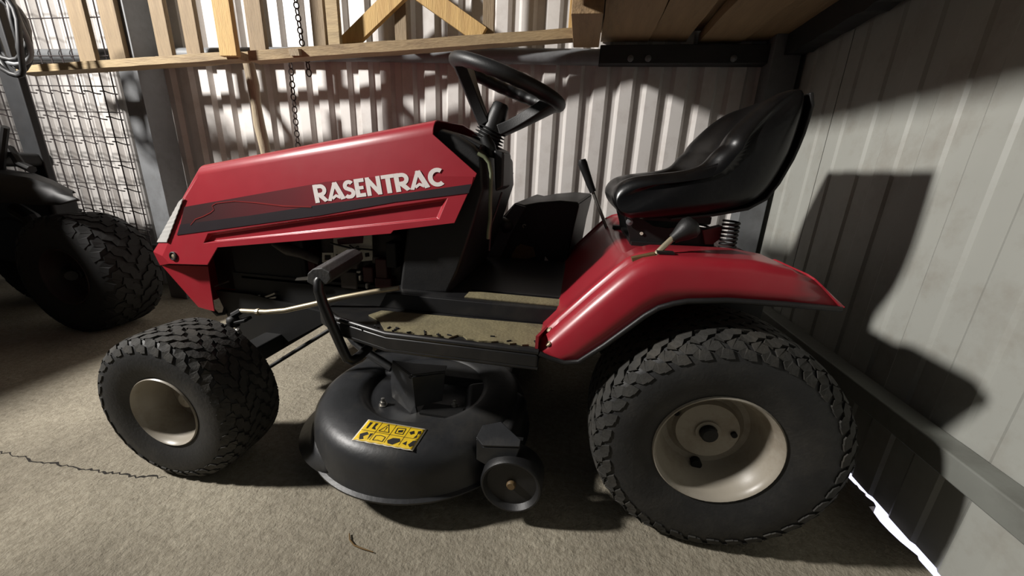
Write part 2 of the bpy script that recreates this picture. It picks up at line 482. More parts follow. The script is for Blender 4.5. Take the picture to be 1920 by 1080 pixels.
# ================================================================== wooden frame hung under the roof
def wooden_frame():
    root = empty('wooden_frame', (-1.2, 1.45, 1.05))
    tag(root, 'long slatted wooden frame with crossed braces hung along the back wall', 'wooden frame')
    Y0 = 1.45; Y1 = 1.635
    def rail(p0, p1, y, th, dp, name, mt, y2=None):
        a, b = at(*p0, y), at(*p1, y2 or y); mb = MB()
        mb.add([], [])
        N = 24; rows = []
        for i in range(N + 1):
            p = a.lerp(b, i / N); j = 0.0022 * mnoise.noise(V(p.x * 9, y, 2)); k = 0.0022 * mnoise.noise(V(p.x * 11, y, 8))
            rows.append([p + V(0, 0, j), p + V(0, dp, j), p + V(0, dp, -th + k), p + V(0, 0, -th + k)])
        mb.grid(rows, cyc=True); mb.f.append((3, 2, 1, 0)); n = len(mb.v); mb.f.append((n - 4, n - 3, n - 2, n - 1))
        return mb.build(name, mt, root)
    rail((28, 124), (445, 95), Y0, 0.027, 0.06, 'rail', 'wood_rail')
    rail((464, 95), (1076, 52), Y0 + 0.015, 0.034, 0.055, 'rail', 'wood_rail', 1.665)
    rail((80, 122), (560, 90), Y1, 0.030, 0.04, 'back_rail', 'wood_rail')
    rail((560, 90), (1040, 57), Y1 + 0.01, 0.034, 0.03, 'back_rail', 'wood_rail', 1.735)
    # bearers tying the front rail to the back rail
    for px, py in ((300, 104), (550, 90)):
        a = at(px, py, Y0 + 0.03); mb = MB(); mb.beam(a + V(0, 0, -0.014), a + V(0, 0.20, 0.035), 0.04, 0.022)
        mb.build('bearer', 'wood_weathered', root)
    def railz(px):
        if px < 455: return 124 + (95 - 124) * (px - 28) / 417
        return 95 + (52 - 95) * (px - 464) / 612
    slats = [(166, 'wood_slat', 30), (222, 'wood_slat', 30), (311, 'wood_slat', 26), (364, 'wood_slat', 26), (428, 'wood_fresh', 32),
             (484, 'wood_slat', 30), (600, 'wood_slat', 24), (627, 'wood_rail', 22), (752, 'wood_slat', 22), (915, 'wood_slat', 21), (1071, 'wood_fresh', 12)]
    for px, mt, wpx in slats:
        y = Y0 - 0.024 if px == 428 else Y1 - 0.022 + (0.09 if px > 700 else 0.0)
        py = railz(px) + (8 if px == 428 else 4)
        a = at(px - wpx / 2, py, y); b = at(px + wpx / 2, py, y)
        mb = MB(); mb.box((a.x, y, min(a.z, b.z) - 0.001), (b.x, y + 0.020, 1.62)); mb.build('slat', mt, root, bevel=0.002)
    # crossed braces
    for p0, p1 in (((742, -6), (652, 82)), ((806, -2), (893, 60))):
        a, b = at(*p0, Y1 + 0.052), at(*p1, Y1 + 0.052); d = (a - b).normalized()
        mb = MB(); mb.beam(b - d * 0.01, a + d * 0.16, 0.02, 0.062, up=(0, 1, 0)); o = mb
        # beam's height runs across, thickness along Y
        mb = MB(); sd = d.cross(V(0, 1, 0)).normalized() * 0.033
        b = b - d * 0.03; q = [b + sd, b - sd, a + d * .16 - sd, a + d * .16 + sd]
        mb.prism([p - V(0, 0.011, 0) for p in q], (0, 0.022, 0)); mb.build('brace', 'wood_fresh', root, bevel=0.0015)
    # top rail, above the picture
    mb = MB(); mb.box((-2.9, Y1 - 0.03, 1.62), (-0.1, Y1 + 0.04, 1.66)); mb.build('top_rail', 'wood_rail', root)
wooden_frame()

# weathered stake leaning on the wall
def stake():
    a, b = at(466, 118, 1.60), at(500, 300, 1.62)
    d = (b - a); bot = b + d * ((0 - b.z) / d.z)
    mb = MB(); pts = [a + V(0, 0.08, 0.03)] + [a.lerp(bot, t / 12) for t in range(13)]
    pts = [a.lerp(bot, t / 14) + V(0.004 * math.sin(t * 1.7), 0, 0) for t in range(15)]
    mb.tube(pts, [0.021 + 0.002 * math.sin(t * 2.3) for t in range(15)], 8)
    o = mb.build('wood_stake', 'wood_weathered', smooth=60); tag(o, 'weathered bark-stripped wooden stake leaning against the white wall', 'stake')
stake()

def chain(name, p0, p1, n, label, r=0.0090):
    root = empty(name, p1); tag(root, label, 'chain', 'rusty chains hanging from the wooden frame')
    me = None
    d = Vector(p1) - Vector(p0); L = d.length; dn = d.normalized()
    for i in range(n):
        c = Vector(p0) + d * ((i + 0.5) / n)
        if me is None:
            mb = MB(); hl = L / n * 0.62; pts = []
            for k in range(14):
                a = 2 * PI * k / 14
                pts.append(V(math.cos(a) * r, 0, math.sin(a) * (hl - r * 0.2)))
            mb.tube(pts, r * 0.30, 6, closed=True)
            o = mb.build('link', 'chain_rust', root, smooth=60, origin=(0, 0, 0)); me = o
        else:
            o = me.copy(); COL.objects.link(o); o.parent = root
        o.location = c - Vector(p1)
        o.rotation_euler = (0, math.atan2(-d.x, -d.z), (PI / 2 if i % 2 else 0.35))
    return root
chain('chain', at(551, -20, 1.60), at(567, 86, 1.60), 9, 'upper length of rusty chain hanging behind the wooden frame')
chain('chain', at(543, 104, 1.60), at(561, 300, 1.60), 17, 'long rusty chain hanging below the wooden frame against the white wall')
chain('chain', at(575, 104, 1.60), at(580, 143, 1.60), 3, 'short stub of rusty chain hanging under the wooden frame')

# ================================================================== wire mesh
def wire_mesh():
    YM = 1.735
    x0 = at(20, 300, YM).x; x1 = at(236, 300, YM).x
    root = empty('wire_mesh_panel', ((x0 + x1) / 2, YM, 0)); tag(root, 'welded wire mesh panel with crimped cross wires leaning on white wall', 'wire mesh')
    step = 0.066
    x0, x1 = -3.3, at(214, 168, YM).x
    n = int((x1 - x0) / step)
    base = None
    for i in range(n + 1):
        x = x1 - i * step
        if base is None:
            mb = MB(); mb.tube([(x, YM, 0.02), (x, YM, 1.75)], 0.0030, 6); base = mb.build('vertical_wire', 'wire_steel', root)
        else:
            o = base.copy(); COL.objects.link(o); o.parent = root; o.location = base.location + V(-i * step, 0, 0)
    zs = [1.047 - 0.118 * k for k in range(9)]
    hb = None; wbx = None
    for z in zs:
        if hb is None:
            mb = MB(); mb.tube([(x0, YM - .004, z), (x1 + 0.02, YM - .004, z)], 0.0025, 6); hb = mb.build('straight_wire', 'wire_steel', root)
        else:
            o = hb.copy(); COL.objects.link(o); o.parent = root; o.location = hb.location + V(0, 0, z - zs[0])
    for z in zs:
        # crimped wire: short waves stepping over every second upright
        x = x0; k = 0
        if wbx is None:
            mb = MB(); pts = []
            while x < x1 + 0.03:
                for t, dz in ((0.0, 0.0), (0.030, -0.001), (0.045, -0.006), (0.075, -0.012), (0.092, -0.0135), (0.0999, -0.0135)):
                    if x + t <= x1 + 0.03: pts.append(V(x + t, YM + .0045, z - 0.020 + dz))
                x += 0.10
            seg = []
            for p in pts:
                if seg and p.z > seg[-1].z + 0.010:
                    mb.tube(seg, 0.0032, 6); seg = []
                seg.append(p)
            if len(seg) > 1: mb.tube(seg, 0.0032, 6)
            wbx = mb.build('crimped_wire', 'wire_steel', root)
        else:
            o = wbx.copy(); COL.objects.link(o); o.parent = root; o.location = wbx.location + V(0, 0, z - zs[0])
    for z in (1.18, 1.34, 1.44):
        o = hb.copy(); COL.objects.link(o); o.parent = root; o.location = hb.location + V(0, 0, z - zs[0])
wire_mesh()

# ================================================================== tyres
def tyre_parts(R, w, rimr, lugs, rows, prefix_mat=('rubber', 'tread_rubber')):
    """meshes around the axle at the origin, outer face towards -Y; the carcass and the tread lugs"""
    h = w / 2
    prof = [(-h * 0.70, rimr * 0.96), (-h * 0.86, rimr * 1.00), (-h * 0.97, rimr + (R - rimr) * 0.22), (-h * 1.03, rimr + (R - rimr) * 0.45),
            (-h * 1.01, rimr + (R - rimr) * 0.66), (-h * 0.94, rimr + (R - rimr) * 0.82), (-h * 0.84, R * 0.962), (-h * 0.6, R * 0.983), (-h * 0.3, R * 0.99), (0, R * 0.992)]
    prof = prof + [(-a, b) for a, b in reversed(prof[:-1])]
    car = MB(); car.lathe(prof, (0, 0, 0), (0, 1, 0), 72)
    # unrolled cross-section: distance from the crown -> (lateral, radius, normal)
    half = [(0.0, R * 0.992), (h * 0.3, R * 0.99), (h * 0.6, R * 0.983), (h * 0.84, R * 0.962), (h * 0.94, rimr + (R - rimr) * 0.82), (h * 1.01, rimr + (R - rimr) * 0.66)]
    cum = [0.0]
    for (a0, b0), (a1, b1) in zip(half, half[1:]): cum.append(cum[-1] + math.hypot(a1 - a0, b1 - b0))
    D = cum[-1] - (cum[-1] - cum[-2]) * 0.25
    nrm = [(0, 1), (0.03, 1), (0.06, 1), (0.45, 0.89), (0.85, 0.5), (1, 0.1)]
    def surf(d):
        sg = -1 if d < 0 else 1; d = min(abs(d), D)
        for i in range(len(half) - 1):
            if d <= cum[i + 1]:
                t = (d - cum[i]) / (cum[i + 1] - cum[i]); m_ = lambda u, v: u + (v - u) * t
                return sg * m_(half[i][0], half[i + 1][0]), m_(half[i][1], half[i + 1][1]), sg * m_(nrm[i][0], nrm[i + 1][0]), m_(nrm[i][1], nrm[i + 1][1])
    tr = MB(); ht = R * 0.026
    def lug(th0, poly, wd):
        # poly: centre line in (angle offset, y); ribbon extruded outwards
        n = len(poly); vs = []; fs = []
        for i, (a, y) in enumerate(poly):
            a0, y0 = poly[max(i - 1, 0)]; a1, y1 = poly[min(i + 1, n - 1)]
            dx, dy = (a1 - a0) * R, y1 - y0; l = math.hypot(dx, dy) or 1
            nx, ny = -dy / l, dx / l
            for sgn in (-1, 1):
                aa = th0 + a + sgn * nx * wd / 2 / R; yy = y + sgn * ny * wd / 2
                ly, lr, ny_, nr_ = surf(yy)
                for hh in (-0.002, ht * (1 if abs(yy) < cum[3] else 0.6)):
                    r = lr + nr_ * hh
                    vs.append(V(r * math.cos(aa), ly + ny_ * hh, r * math.sin(aa)))
        for i in range(n - 1):
            b = i * 4; c = b + 4
            fs += [(b + 1, b + 3, c + 3, c + 1), (b, b + 1, c + 1, c), (b + 3, b + 2, c + 2, c + 3)]
        fs += [(0, 2, 3, 1), ((n - 1) * 4, (n - 1) * 4 + 1, (n - 1) * 4 + 3, (n - 1) * 4 + 2)]
        tr.add(vs, fs)
    step = 2 * PI / lugs
    rw = 2 * D / rows
    for i in range(lugs):
        for j in range(rows):
            y0 = -D + rw * (j + 0.5)
            s = 1 if (j % 2 == 0) else -1
            th = i * step + (0.5 * step if j % 2 else 0)
            k = rw * 0.52
            poly = [(-0.44 * step, y0 - k * s), (-0.40 * step, y0 - 0.45 * k * s), (-0.08 * step, y0 - 0.30 * k * s), (0.04 * step, y0 + 0.10 * k * s),
                    (0.10 * step, y0 + 0.42 * k * s), (0.40 * step, y0 + 0.55 * k * s), (0.46 * step, y0 + k * s)]
            lug(th, poly, R * step * 0.42)
    return car, tr
def make_wheel(name, parent, c, R, w, rimr, lugs, rows, rear, mats=('rubber', 'tread_rubber', 'rim_paint')):
    """wheel with its outer face towards -Y, centre of the tyre at c; the tyre is the part, rim, tread, hub its pieces"""
    c = Vector(c)
    car, tr = tyre_parts(R, w, rimr, lugs, rows)
    for b in (car, tr): b.v = [p + c for p in b.v]
    t = car.build(name, mats[0], parent, smooth=50, origin=c)
    tr = tr.build('tread', mats[1], t, origin=c); tr['kind'] = 'stuff'
    h = w / 2; mb = MB()
    dish = 0.075 if rear else 0.085
    y = -h * 0.86
    p = [(y + 0.010, rimr * 1.0), (y - 0.003, rimr * 1.045), (y - 0.006, rimr * 1.02), (y - 0.003, rimr * 0.985), (y + 0.006, rimr * 0.955), (y + 0.020, rimr * 0.93),
         (y + 0.030, rimr * 0.865), (y + dish * 0.8, rimr * 0.83), (y + dish, rimr * 0.76), (y + dish * 1.03, rimr * 0.66)]
    if rear: p += [(y + dish * 0.96, rimr * 0.58), (y + dish * 0.80, rimr * 0.54), (y + dish * 0.78, rimr * 0.2), (y + dish * 0.78, 0.001)]
    else: p += [(y + dish * 1.0, rimr * 0.34), (y + dish * 0.7, rimr * 0.30), (y + dish * 0.68, 0.001)]
    mb.lathe(p, c, (0, 1, 0), 56)
    rim = mb.build('rim', mats[2], t, smooth=35, origin=c)
    # back of the rim
    mb = MB(); mb.lathe([(h * 0.86, rimr), (h * 0.80, rimr * 0.86), (h * 0.1, rimr * 0.80), (h * 0.1, 0.001)], c, (0, 1, 0), 40); mb.build('rim_back', mats[2], t, smooth=35, origin=c)
    yy = y + dish * (0.78 if rear else 0.68)
    # hub / axle end
    mb = MB()
    if rear:
        mb.lathe([(yy, 0.0245), (yy - 0.004, 0.0245), (yy - 0.004, 0.018), (yy + 0.002, 0.017)], c, (0, 1, 0), 24); mb.build('hub', mats[2], t, smooth=35)
        mb = MB(); mb.lathe([(yy - 0.003, 0.0165), (yy - 0.014, 0.0165), (yy - 0.017, 0.013), (yy - 0.017, 0.0001)], c, (0, 1, 0), 20); mb.build('axle_end', 'black_steel', t, smooth=35)
        for a, rr, q in ((PI * 0.86, 0.072, 0.006), (0.03, 0.05, 0.006), (-PI * 0.52, 0.088, 0.011)):
            mb = MB(); yb = yy - 0.0015 if rr < 0.068 else y + dish * 0.86
            mb.lathe([(yb - 0.004, 0.0001), (yb - 0.004, q), (yb + 0.01, q)], c + V(rr * math.cos(a), 0, rr * math.sin(a)), (0, 1, 0), 12); mb.build('bolt_hole', 'hole_black', t)
    else:
        mb.lathe([(yy, 0.020), (yy - 0.012, 0.018), (yy - 0.014, 0.001)], c, (0, 1, 0), 20); mb.build('hub', mats[2], t, smooth=35)
        mb = MB(); mb.lathe([(-0.004, .0001), (-0.004, .004), (0.006, .004)], c + V(0.035, y + dish, -rimr * 0.66), (0, 1, 0), 8); mb.build('valve_hole', 'hole_black', t)
    return t

# ================================================================== THE RED TRACTOR
T = empty('lawn_tractor', (-0.3, YC, 0.0))
tag(T, 'red riding lawn mower with black seat, cream wheels and white lettering on its hood', 'lawn tractor')

def wheels():
    # front
    FR, FWd = 0.181, 0.155
    c = at(306, 772, 0.607); cx = c.x
    f = make_wheel('front_wheel', T, (cx + 0.004, 0.597 + FWd / 2, FR), FR, FWd, 0.083, 30, 6, False)
    y2 = 2 * YC - (0.597 + FWd / 2)
    copy_tree(f, T, V(cx + 0.004, y2 - 0.03, FR) - wl(T), PI)
    RR, RWd = 0.238, 0.215
    c = at(1345, 848, 0.672)
    r = make_wheel('rear_wheel', T, (c.x, 0.660 + RWd / 2, RR), RR, RWd, 0.1145, 36, 8, True)
    copy_tree(r, T, V(c.x, 2 * YC - (0.660 + RWd / 2), RR) - wl(T), PI)
    return V(cx, 0, FR), V(c.x, 0, RR)
FA, RA = wheels()

# ---- hood
SA, SB = -0.055, 0.12
def sp(px, py, off=0.0):                  # point of the hood's near side plane
    v = ray(px, py)
    # Y = .872 + SA (X+.3) + SB (Z-.7) + off
    t = (0.872 + SA * 0.3 + SB * (CAMZ - 0.7) + off) / (v[1] - SA * v[0] - SB * v[2])
    return Vector((CPOS + t * v).tolist())
def hood():
    mb = MB(); vs = []; fs = []
    def add(p): vs.append(Vector(p)); return len(vs) - 1
    side = dict(B=(371, 331), A=(812, 252), C=(894, 325), D=(852, 418), D2=(738, 432), D3=(733, 438), E=(408, 464), G=(389, 497), G2=(318, 495), H3=(304, 480), H2=(315, 455), H1=(348, 369))
    rec = dict(R1=(382, 456), R2=(390, 438), R3=(839, 372), R4=(823, 411))
    rin = dict(R1=(388, 453), R2=(396, 441), R3=(833, 376), R4=(819, 408))
    P = {k: sp(*v) for k, v in side.items()}
    P.update({k: sp(*v) for k, v in rec.items()})
    P.update({'i' + k: sp(*v, off=0.010) for k, v in rin.items()})
    for k, (px, py) in dict(N1=(339, 376), N2=(297, 456), N3=(287, 472), N4=(300, 498)).items():
        P[k] = sp(px, py, 0.050)
    ids = {}
    for s in (0, 1):
        for k, p in P.items(): ids[k, s] = add(mir(p) if s else p)
        f = lambda *n: fs.append(tuple(ids[q, s] for q in n))
        f('H2', 'H1', 'B', 'A', 'C', 'R3', 'R2'); f('C', 'D', 'R4', 'R3'); f('D', 'D2', 'D3', 'E', 'R1', 'R4'); f('E', 'G', 'G2', 'H3', 'H2', 'R2', 'R1')
        f('R1', 'R2', 'iR2', 'iR1'); f('R2', 'R3', 'iR3', 'iR2'); f('R3', 'R4', 'iR4', 'iR3'); f('R4', 'R1', 'iR1', 'iR4'); f('iR1', 'iR2', 'iR3', 'iR4')
        f('B', 'H1', 'N1'); f('H1', 'H2', 'N2', 'N1'); f('H2', 'H3', 'N3', 'N2'); f('H3', 'G2', 'N4', 'N3')
    # rounded shoulder and crowned top
    r = 0.034; arc = []
    for s in (0, 1):
        prevA, prevB = ids['A', s], ids['B', s]
        sg = 1 if s == 0 else -1
        for k in range(1, 7):
            a = PI / 2 * k / 6
            off = V(0, sg * r * (1 - math.cos(a)), r * math.sin(a))
            base = (lambda p: mir(p) if s else p)
            ia = add(base(P['A']) + off); ib = add(base(P['B']) + off * 0.9 + V(0, 0, 0))
            fs.append((prevA, ia, ib, prevB)); prevA, prevB = ia, ib
            ids['a%d' % k, s] = ia; ids['b%d' % k, s] = ib
            fs.append((ids['N1', s], ids['b%d' % (k - 1), s] if k > 1 else ids['B', s], ib))
    # centre line
    ca = add(V((vs[ids['a6', 0]]).x, YC, vs[ids['a6', 0]].z + 0.012)); cb = add(V(vs[ids['b6', 0]].x - 0.02, YC, vs[ids['b6', 0]].z + 0.010))
    cn = [add(V(vs[ids[k, 0]].x - 0.045, YC, vs[ids[k, 0]].z)) for k in ('N1', 'N2', 'N3', 'N4')]
    for s in (0, 1):
        fs.append((ids['a6', s], ca, cb, ids['b6', s]))
        fs.append((ids['b6', s], cb, cn[0], ids['N1', s]))
        for i, (k, k2) in enumerate((('N1', 'N2'), ('N2', 'N3'), ('N3', 'N4'))):
            fs.append((ids[k, s], cn[i], cn[i + 1], ids[k2, s]))
    mb.add(vs, fs)
    o = mb.build('hood', 'red_paint', T, smooth=32, solid=0.003, bevel=0.0025, seg=2)
    # headlight wrapped round the near front corner
    def lamp(s):
        g = (lambda p: mir(p)) if s else (lambda p: p)
        q = []
        for px, py, of in ((347, 373, -0.001), (316.5, 453, -0.001)): q.append((px, py, of))
        a0, a1 = sp(347, 372, -0.002), sp(316, 454, -0.002); b0, b1 = sp(339.5, 377, 0.050), sp(297.5, 454, 0.050)
        rows = []
        out = V(-0.0026, -0.0022, 0)
        for i in range(19):
            t = i / 18; rr = [a0.lerp(a1, t), a0.lerp(a1, t).lerp(b0.lerp(b1, t), 0.5), b0.lerp(b1, t)]
            kk = 0.0006 * (i % 2)
            rows.append([g(p + out + V(-kk, -kk, 0)) for p in rr])
        m2 = MB(); m2.grid(rows); h = m2.build('headlight', 'lens', o, solid=0.0015, off=0); h['label'] = 'clear ribbed headlight lens'
    lamp(0); lamp(1)
    # plug near the nose
    p = sp(325.5, 480, -0.001); n = V(SA, -1, SB).normalized()
    m2 = MB(); m2.lathe([(0, 0.0125), (0.003, 0.0125), (0.004, 0.010), (0.001, 0.008), (-0.004, 0.0075)], p, n, 20); m2.build('plug_ring', 'black_plastic', o, smooth=40)
    m2 = MB(); m2.lathe([(-0.004, 0.008), (0.002, 0.005), (0.003, 0.0001)], p, n, 16); m2.build('plug_screw', 'rod_metal', o, smooth=40)
    # decals as thin foils on the side
    def foil(name, pix, mt, off, th=0.0006, holes=None):
        m2 = MB(); q = [sp(px, py, -off) for px, py in pix]; m2.prism(q, n * th)
        return m2.build(name, mt, o)
    foil('stripe_band', [(346, 388), (460, 368), (596, 344), (610, 341), (720, 330), (888, 331), (884, 348), (600, 387), (338, 424)], 'decal_band', 0.0006)
    foil('stripe_dark', [(338, 421), (470, 404), (600, 384), (740, 365), (884, 345), (879, 362), (740, 379), (600, 404), (470, 422), (332, 441)], 'decal_charcoal', 0.0008)
    m2 = MB(); pth = [(357, 422), (366, 411), (380, 406), (394, 399), (401, 393), (397, 386), (405, 381), (440, 377), (480, 380), (530, 386), (584, 388)]
    rows = []
    for i, (px, py) in enumerate(pth):
        wd = 0.9 if i < 7 else 1.4 - 0.3 * abs(i - 9)
        rows.append([sp(px, py - wd, -0.0022), sp(px, py + wd, -0.0022)])
    m2.grid(rows); m2.build('squiggle', 'decal_red', o)
    # lettering
    # strokes in a unit cell, height 1
    W = 0.235
    def stroke(pts, wd=W): return ('s', pts, wd)
    def arc(cx, cy, rx, ry, a0, a1, n=14): return [(cx + rx * math.cos(math.radians(a0 + (a1 - a0) * i / n)), cy + ry * math.sin(math.radians(a0 + (a1 - a0) * i / n))) for i in range(n + 1)]
    def bowl(x): return [(x, 0.885)] + arc(x + 0.26, 0.655, 0.23, 0.23, 90, -90, 10) + [(x, 0.425)]
    G = {
        'R': (0.72, [stroke([(0.12, 0), (0.10, 1)]), stroke(bowl(0.1), 0.21), stroke([(0.28, 0.45), (0.62, 0.0)], 0.25)]),
        'A': (0.86, [stroke([(0.06, 0), (0.46, 1)], 0.20), stroke([(0.44, 1), (0.80, 0)], 0.26), stroke([(0.22, 0.12), (0.44, 0.26), (0.66, 0.12)], 0.16)]),
        'S': (0.60, [stroke(arc(0.31, 0.70, 0.19, 0.20, 30, 215, 12) + arc(0.29, 0.29, 0.21, 0.20, 75, -150, 14), 0.21)]),
        'E': (0.58, [stroke([(0.13, 0), (0.13, 1)]), stroke([(0.1, 0.90), (0.52, 0.90)], 0.20), stroke([(0.1, 0.50), (0.46, 0.50)], 0.18), stroke([(0.1, 0.10), (0.53, 0.10)], 0.20)]),
        'N': (0.80, [stroke([(0.12, 0), (0.12, 1)], 0.21), stroke([(0.10, 0.96), (0.66, 0.04)], 0.22), stroke([(0.66, 0), (0.66, 1)], 0.21)]),
        'T': (0.66, [stroke([(0.34, 0), (0.34, 1)]), stroke([(0.02, 0.90), (0.66, 0.90)], 0.20)]),
        'C': (0.78, [stroke(arc(0.46, 0.50, 0.33, 0.39, 52, 308, 22), 0.22)]),
    }
    word = 'RASENTRAC'
    total = sum(G[c][0] for c in word)
    bl, br, tl, tr = sp(592, 381, -0.0016), sp(836, 348, -0.0016), sp(586, 347, -0.0016), sp(830, 313, -0.0016)
    x = 0.0
    for c in word:
        adv, st = G[c]
        m2 = MB()
        for si, (_, pts, wd) in enumerate(st):
            asp = (br - bl).length / total / (tl - bl).length
            nq = len(pts); rows = []
            for i, (a, b) in enumerate(pts):
                a0, b0 = pts[max(i - 1, 0)]; a1, b1 = pts[min(i + 1, nq - 1)]
                dx, dy = a1 - a0, b1 - b0; l = math.hypot(dx, dy); nx, ny = -dy / l * wd / 2, dx / l * wd / 2
                row = []
                for sg in (1, -1):
                    u = (x + a + sg * nx) / total; v = max(0.0, min(1.0, b + sg * ny))
                    bot = bl.lerp(br, u); top = tl.lerp(tr, u)
                    row.append(bot.lerp(top, v) + n * (0.0001 * si))
                rows.append(row)
            full = [[r[0], r[1], r[1] + n * 0.0004, r[0] + n * 0.0004] for r in rows]
            k0 = len(m2.v); m2.grid(full, cyc=True); k1 = len(m2.v)
            m2.f.append((k0, k0 + 1, k0 + 2, k0 + 3)); m2.f.append((k1 - 4, k1 - 1, k1 - 2, k1 - 3))
        m2.build('letter', 'decal_letter', o)
        x += adv
    return o
HOOD = hood()

def front_panel():
    mb = MB()
    L1, L2, L3, L4 = sp(302, 497, 0.045), sp(389, 499, 0.03), sp(402, 584, 0.055), sp(372, 576, 0.075)
    Q = sp(330, 497, 0.03); Q4 = sp(385, 580, 0.055)
    c1, c4 = V(L1.x - 0.03, YC, L1.z), V(L4.x - 0.03, YC, L4.z)
    vs = [L1, Q, L2, L3, Q4, L4]; n = len(vs); vs += [mir(p) for p in vs]; vs += [c1, c4]
    fs = [(1, 2, 3, 4), (0, 1, 4, 5), (7, 8, 9, 10), (6, 7, 10, 11), (0, 5, 13, 12), (6, 11, 13, 12)]
    mb.add(vs, fs); o = mb.build('front_panel', 'red_paint', T, smooth=30, solid=0.003, bevel=0.002)
    # small bent bracket under the panel
    m2 = MB(); m2.tube([at(398, 580, 0.93), at(408, 590, 0.93), at(420, 588, 0.94), at(424, 576, 0.95)], 0.006, 8); m2.build('tow_hook', 'black_steel', T, smooth=50)
front_panel()

# ---- chassis, axle, engine
def chassis():
    mb = MB(); mb.box((-0.93, 0.965, 0.315), (0.46, 1.275, 0.40)); mb.build('chassis', 'black_steel', T, bevel=0.004)
    for y in (0.955, 1.275):
        m2 = MB(); m2.box((-1.0, y, 0.285), (0.46, y + 0.012, 0.41)); m2.build('frame_rail', 'black_steel', T)
    mb = MB(); mb.beam((FA.x, 0.74, 0.205), (FA.x, 2 * YC - 0.74, 0.205), 0.06, 0.05); mb.build('front_axle', 'black_steel', T, bevel=0.006)
    mb = MB(); mb.box((FA.x - 0.04, 0.98, 0.20), (FA.x + 0.04, 1.26, 0.33)); mb.build('axle_bracket', 'black_steel', T, bevel=0.006)
    for s in (0, 1):
        g = (lambda p: mir(p)) if s else (lambda p: V(*p))
        mb = MB(); mb.tube([g((FA.x + 0.01, 0.80, 0.15)), g((FA.x + 0.012, 0.80, 0.30))], 0.016, 12); mb.build('king_pin', 'black_steel', T, smooth=50)
        mb = MB(); mb.tube([g((FA.x, 0.72, FA.z)), g((FA.x, 0.82, FA.z))], 0.014, 12); mb.build('stub_axle', 'black_steel', T, smooth=50)
    mb = MB(); mb.tube([(RA.x, 0.75, RA.z), (RA.x, 2 * YC - 0.75, RA.z)], 0.022, 14); mb.build('rear_axle', 'black_steel', T, smooth=50)
    mb = MB(); mb.box((RA.x - 0.11, 1.0, 0.14), (RA.x + 0.10, 1.24, 0.36)); mb.build('gearbox', 'black_steel', T, bevel=0.02)
    # engine
    e = MB(); e.box((-0.72, 0.98, 0.40), (-0.47, 1.26, 0.56)); E_ = e.build('engine', 'engine_grey', T, bevel=0.012)
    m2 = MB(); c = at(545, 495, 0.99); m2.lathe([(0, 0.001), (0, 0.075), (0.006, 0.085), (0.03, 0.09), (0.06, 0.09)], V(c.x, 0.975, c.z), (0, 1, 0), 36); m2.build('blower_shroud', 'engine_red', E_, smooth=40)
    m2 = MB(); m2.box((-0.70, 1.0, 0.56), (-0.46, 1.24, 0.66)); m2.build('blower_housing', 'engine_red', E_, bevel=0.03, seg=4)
    # governor plate with a cable over it
    q = [at(*p, 0.955) for p in ((625, 447), (697, 438), (698, 488), (660, 492), (626, 490))]
    m2 = MB(); m2.prism(q, (0, 0.003, 0)); gp = m2.build('governor_plate', 'plate_white', E_); gp['label'] = 'off-white metal governor plate'
    m2 = MB(); m2.prism([at(*p, 0.953) for p in ((632, 449), (681, 442), (680, 456), (634, 459))], (0, 0.002, 0)); m2.build('plate_slot', 'engine_red', E_)
    m2 = MB(); m2.prism([at(*p, 0.952) for p in ((684, 475), (691, 474), (692, 481), (685, 482))], (0, 0.002, 0)); m2.build('plate_slot', 'hole_black', E_)
    for p in ((631, 478), (637, 479), (676, 476), (677, 481), (645, 477)):
        m2 = MB(); m2.lathe([(0, 0.0001), (0, 0.0022), (0.003, 0.0022)], at(*p, 0.951), (0, 1, 0), 8); m2.build('plate_hole', 'hole_black', E_)
    m2 = MB(); m2.prism([at(*p, 0.957) for p in ((604, 474), (625, 474), (626, 492), (604, 492), (604, 488), (621, 488), (620, 478), (608, 478), (608, 488), (604, 488))], (0, 0.003, 0)); m2.build('plate_tab', 'plate_white', E_)
    m2 = MB(); m2.tube([at(*p, 0.945) for p in ((620, 456), (640, 461), (660, 466), (680, 467), (700, 469))], 0.0028, 8); m2.build('throttle_cable', 'black_plastic', E_, smooth=50)
    for p0, p1 in (((655, 460), (672, 472)), ((672, 462), (655, 474)), ((660, 470), (675, 468))):
        m2 = MB(); m2.tube([at(*p0, 0.943), at(*p1, 0.943)], 0.003, 6); m2.build('cable_tie', 'black_plastic', E_)
    # carburettor lumps and linkage
    rnd = random.Random(3)
    for (px, py, sx, sz, mt) in ((662, 497, .03, .02, 'engine_grey'), (690, 515, .03, .045, 'engine_red'), (655, 525, .05, .05, 'engine_grey'), (715, 505, .035, .06, 'engine_red'),
                                 (672, 510, .014, .01, 'galvanised'), (677, 520, .008, .018, 'galvanised'), (690, 535, .008, .018, 'galvanised'), (703, 488, .02, .02, 'engine_grey'), (720, 530, .05, .03, 'engine_red'),
                                 (735, 478, .03, .07, 'black_steel')):
        p = at(px, py, 0.955); m2 = MB(); m2.box((p.x - sx / 2, 0.945 + rnd.uniform(0, .012), p.z - sz / 2), (p.x + sx / 2, 1.0, p.z + sz / 2)); m2.build('carburettor_part', mt, E_, bevel=0.004)
    # intake pipe
    m2 = MB(); m2.tube([at(515, 455, 0.96), at(540, 468, 0.955), at(565, 475, 0.96), at(600, 490, 0.97)], [0.012, 0.017, 0.014, 0.012], 12); m2.build('intake_pipe', 'engine_grey', E_, smooth=50)
    # black boxes added to keep the bay dark and hide red inner panels
    m2 = MB(); m2.box((-1.0, 0.958, 0.40), (-0.76, 1.28, 0.655)); m2.build('bay_dark_box', 'black_steel', E_, bevel=0.01)
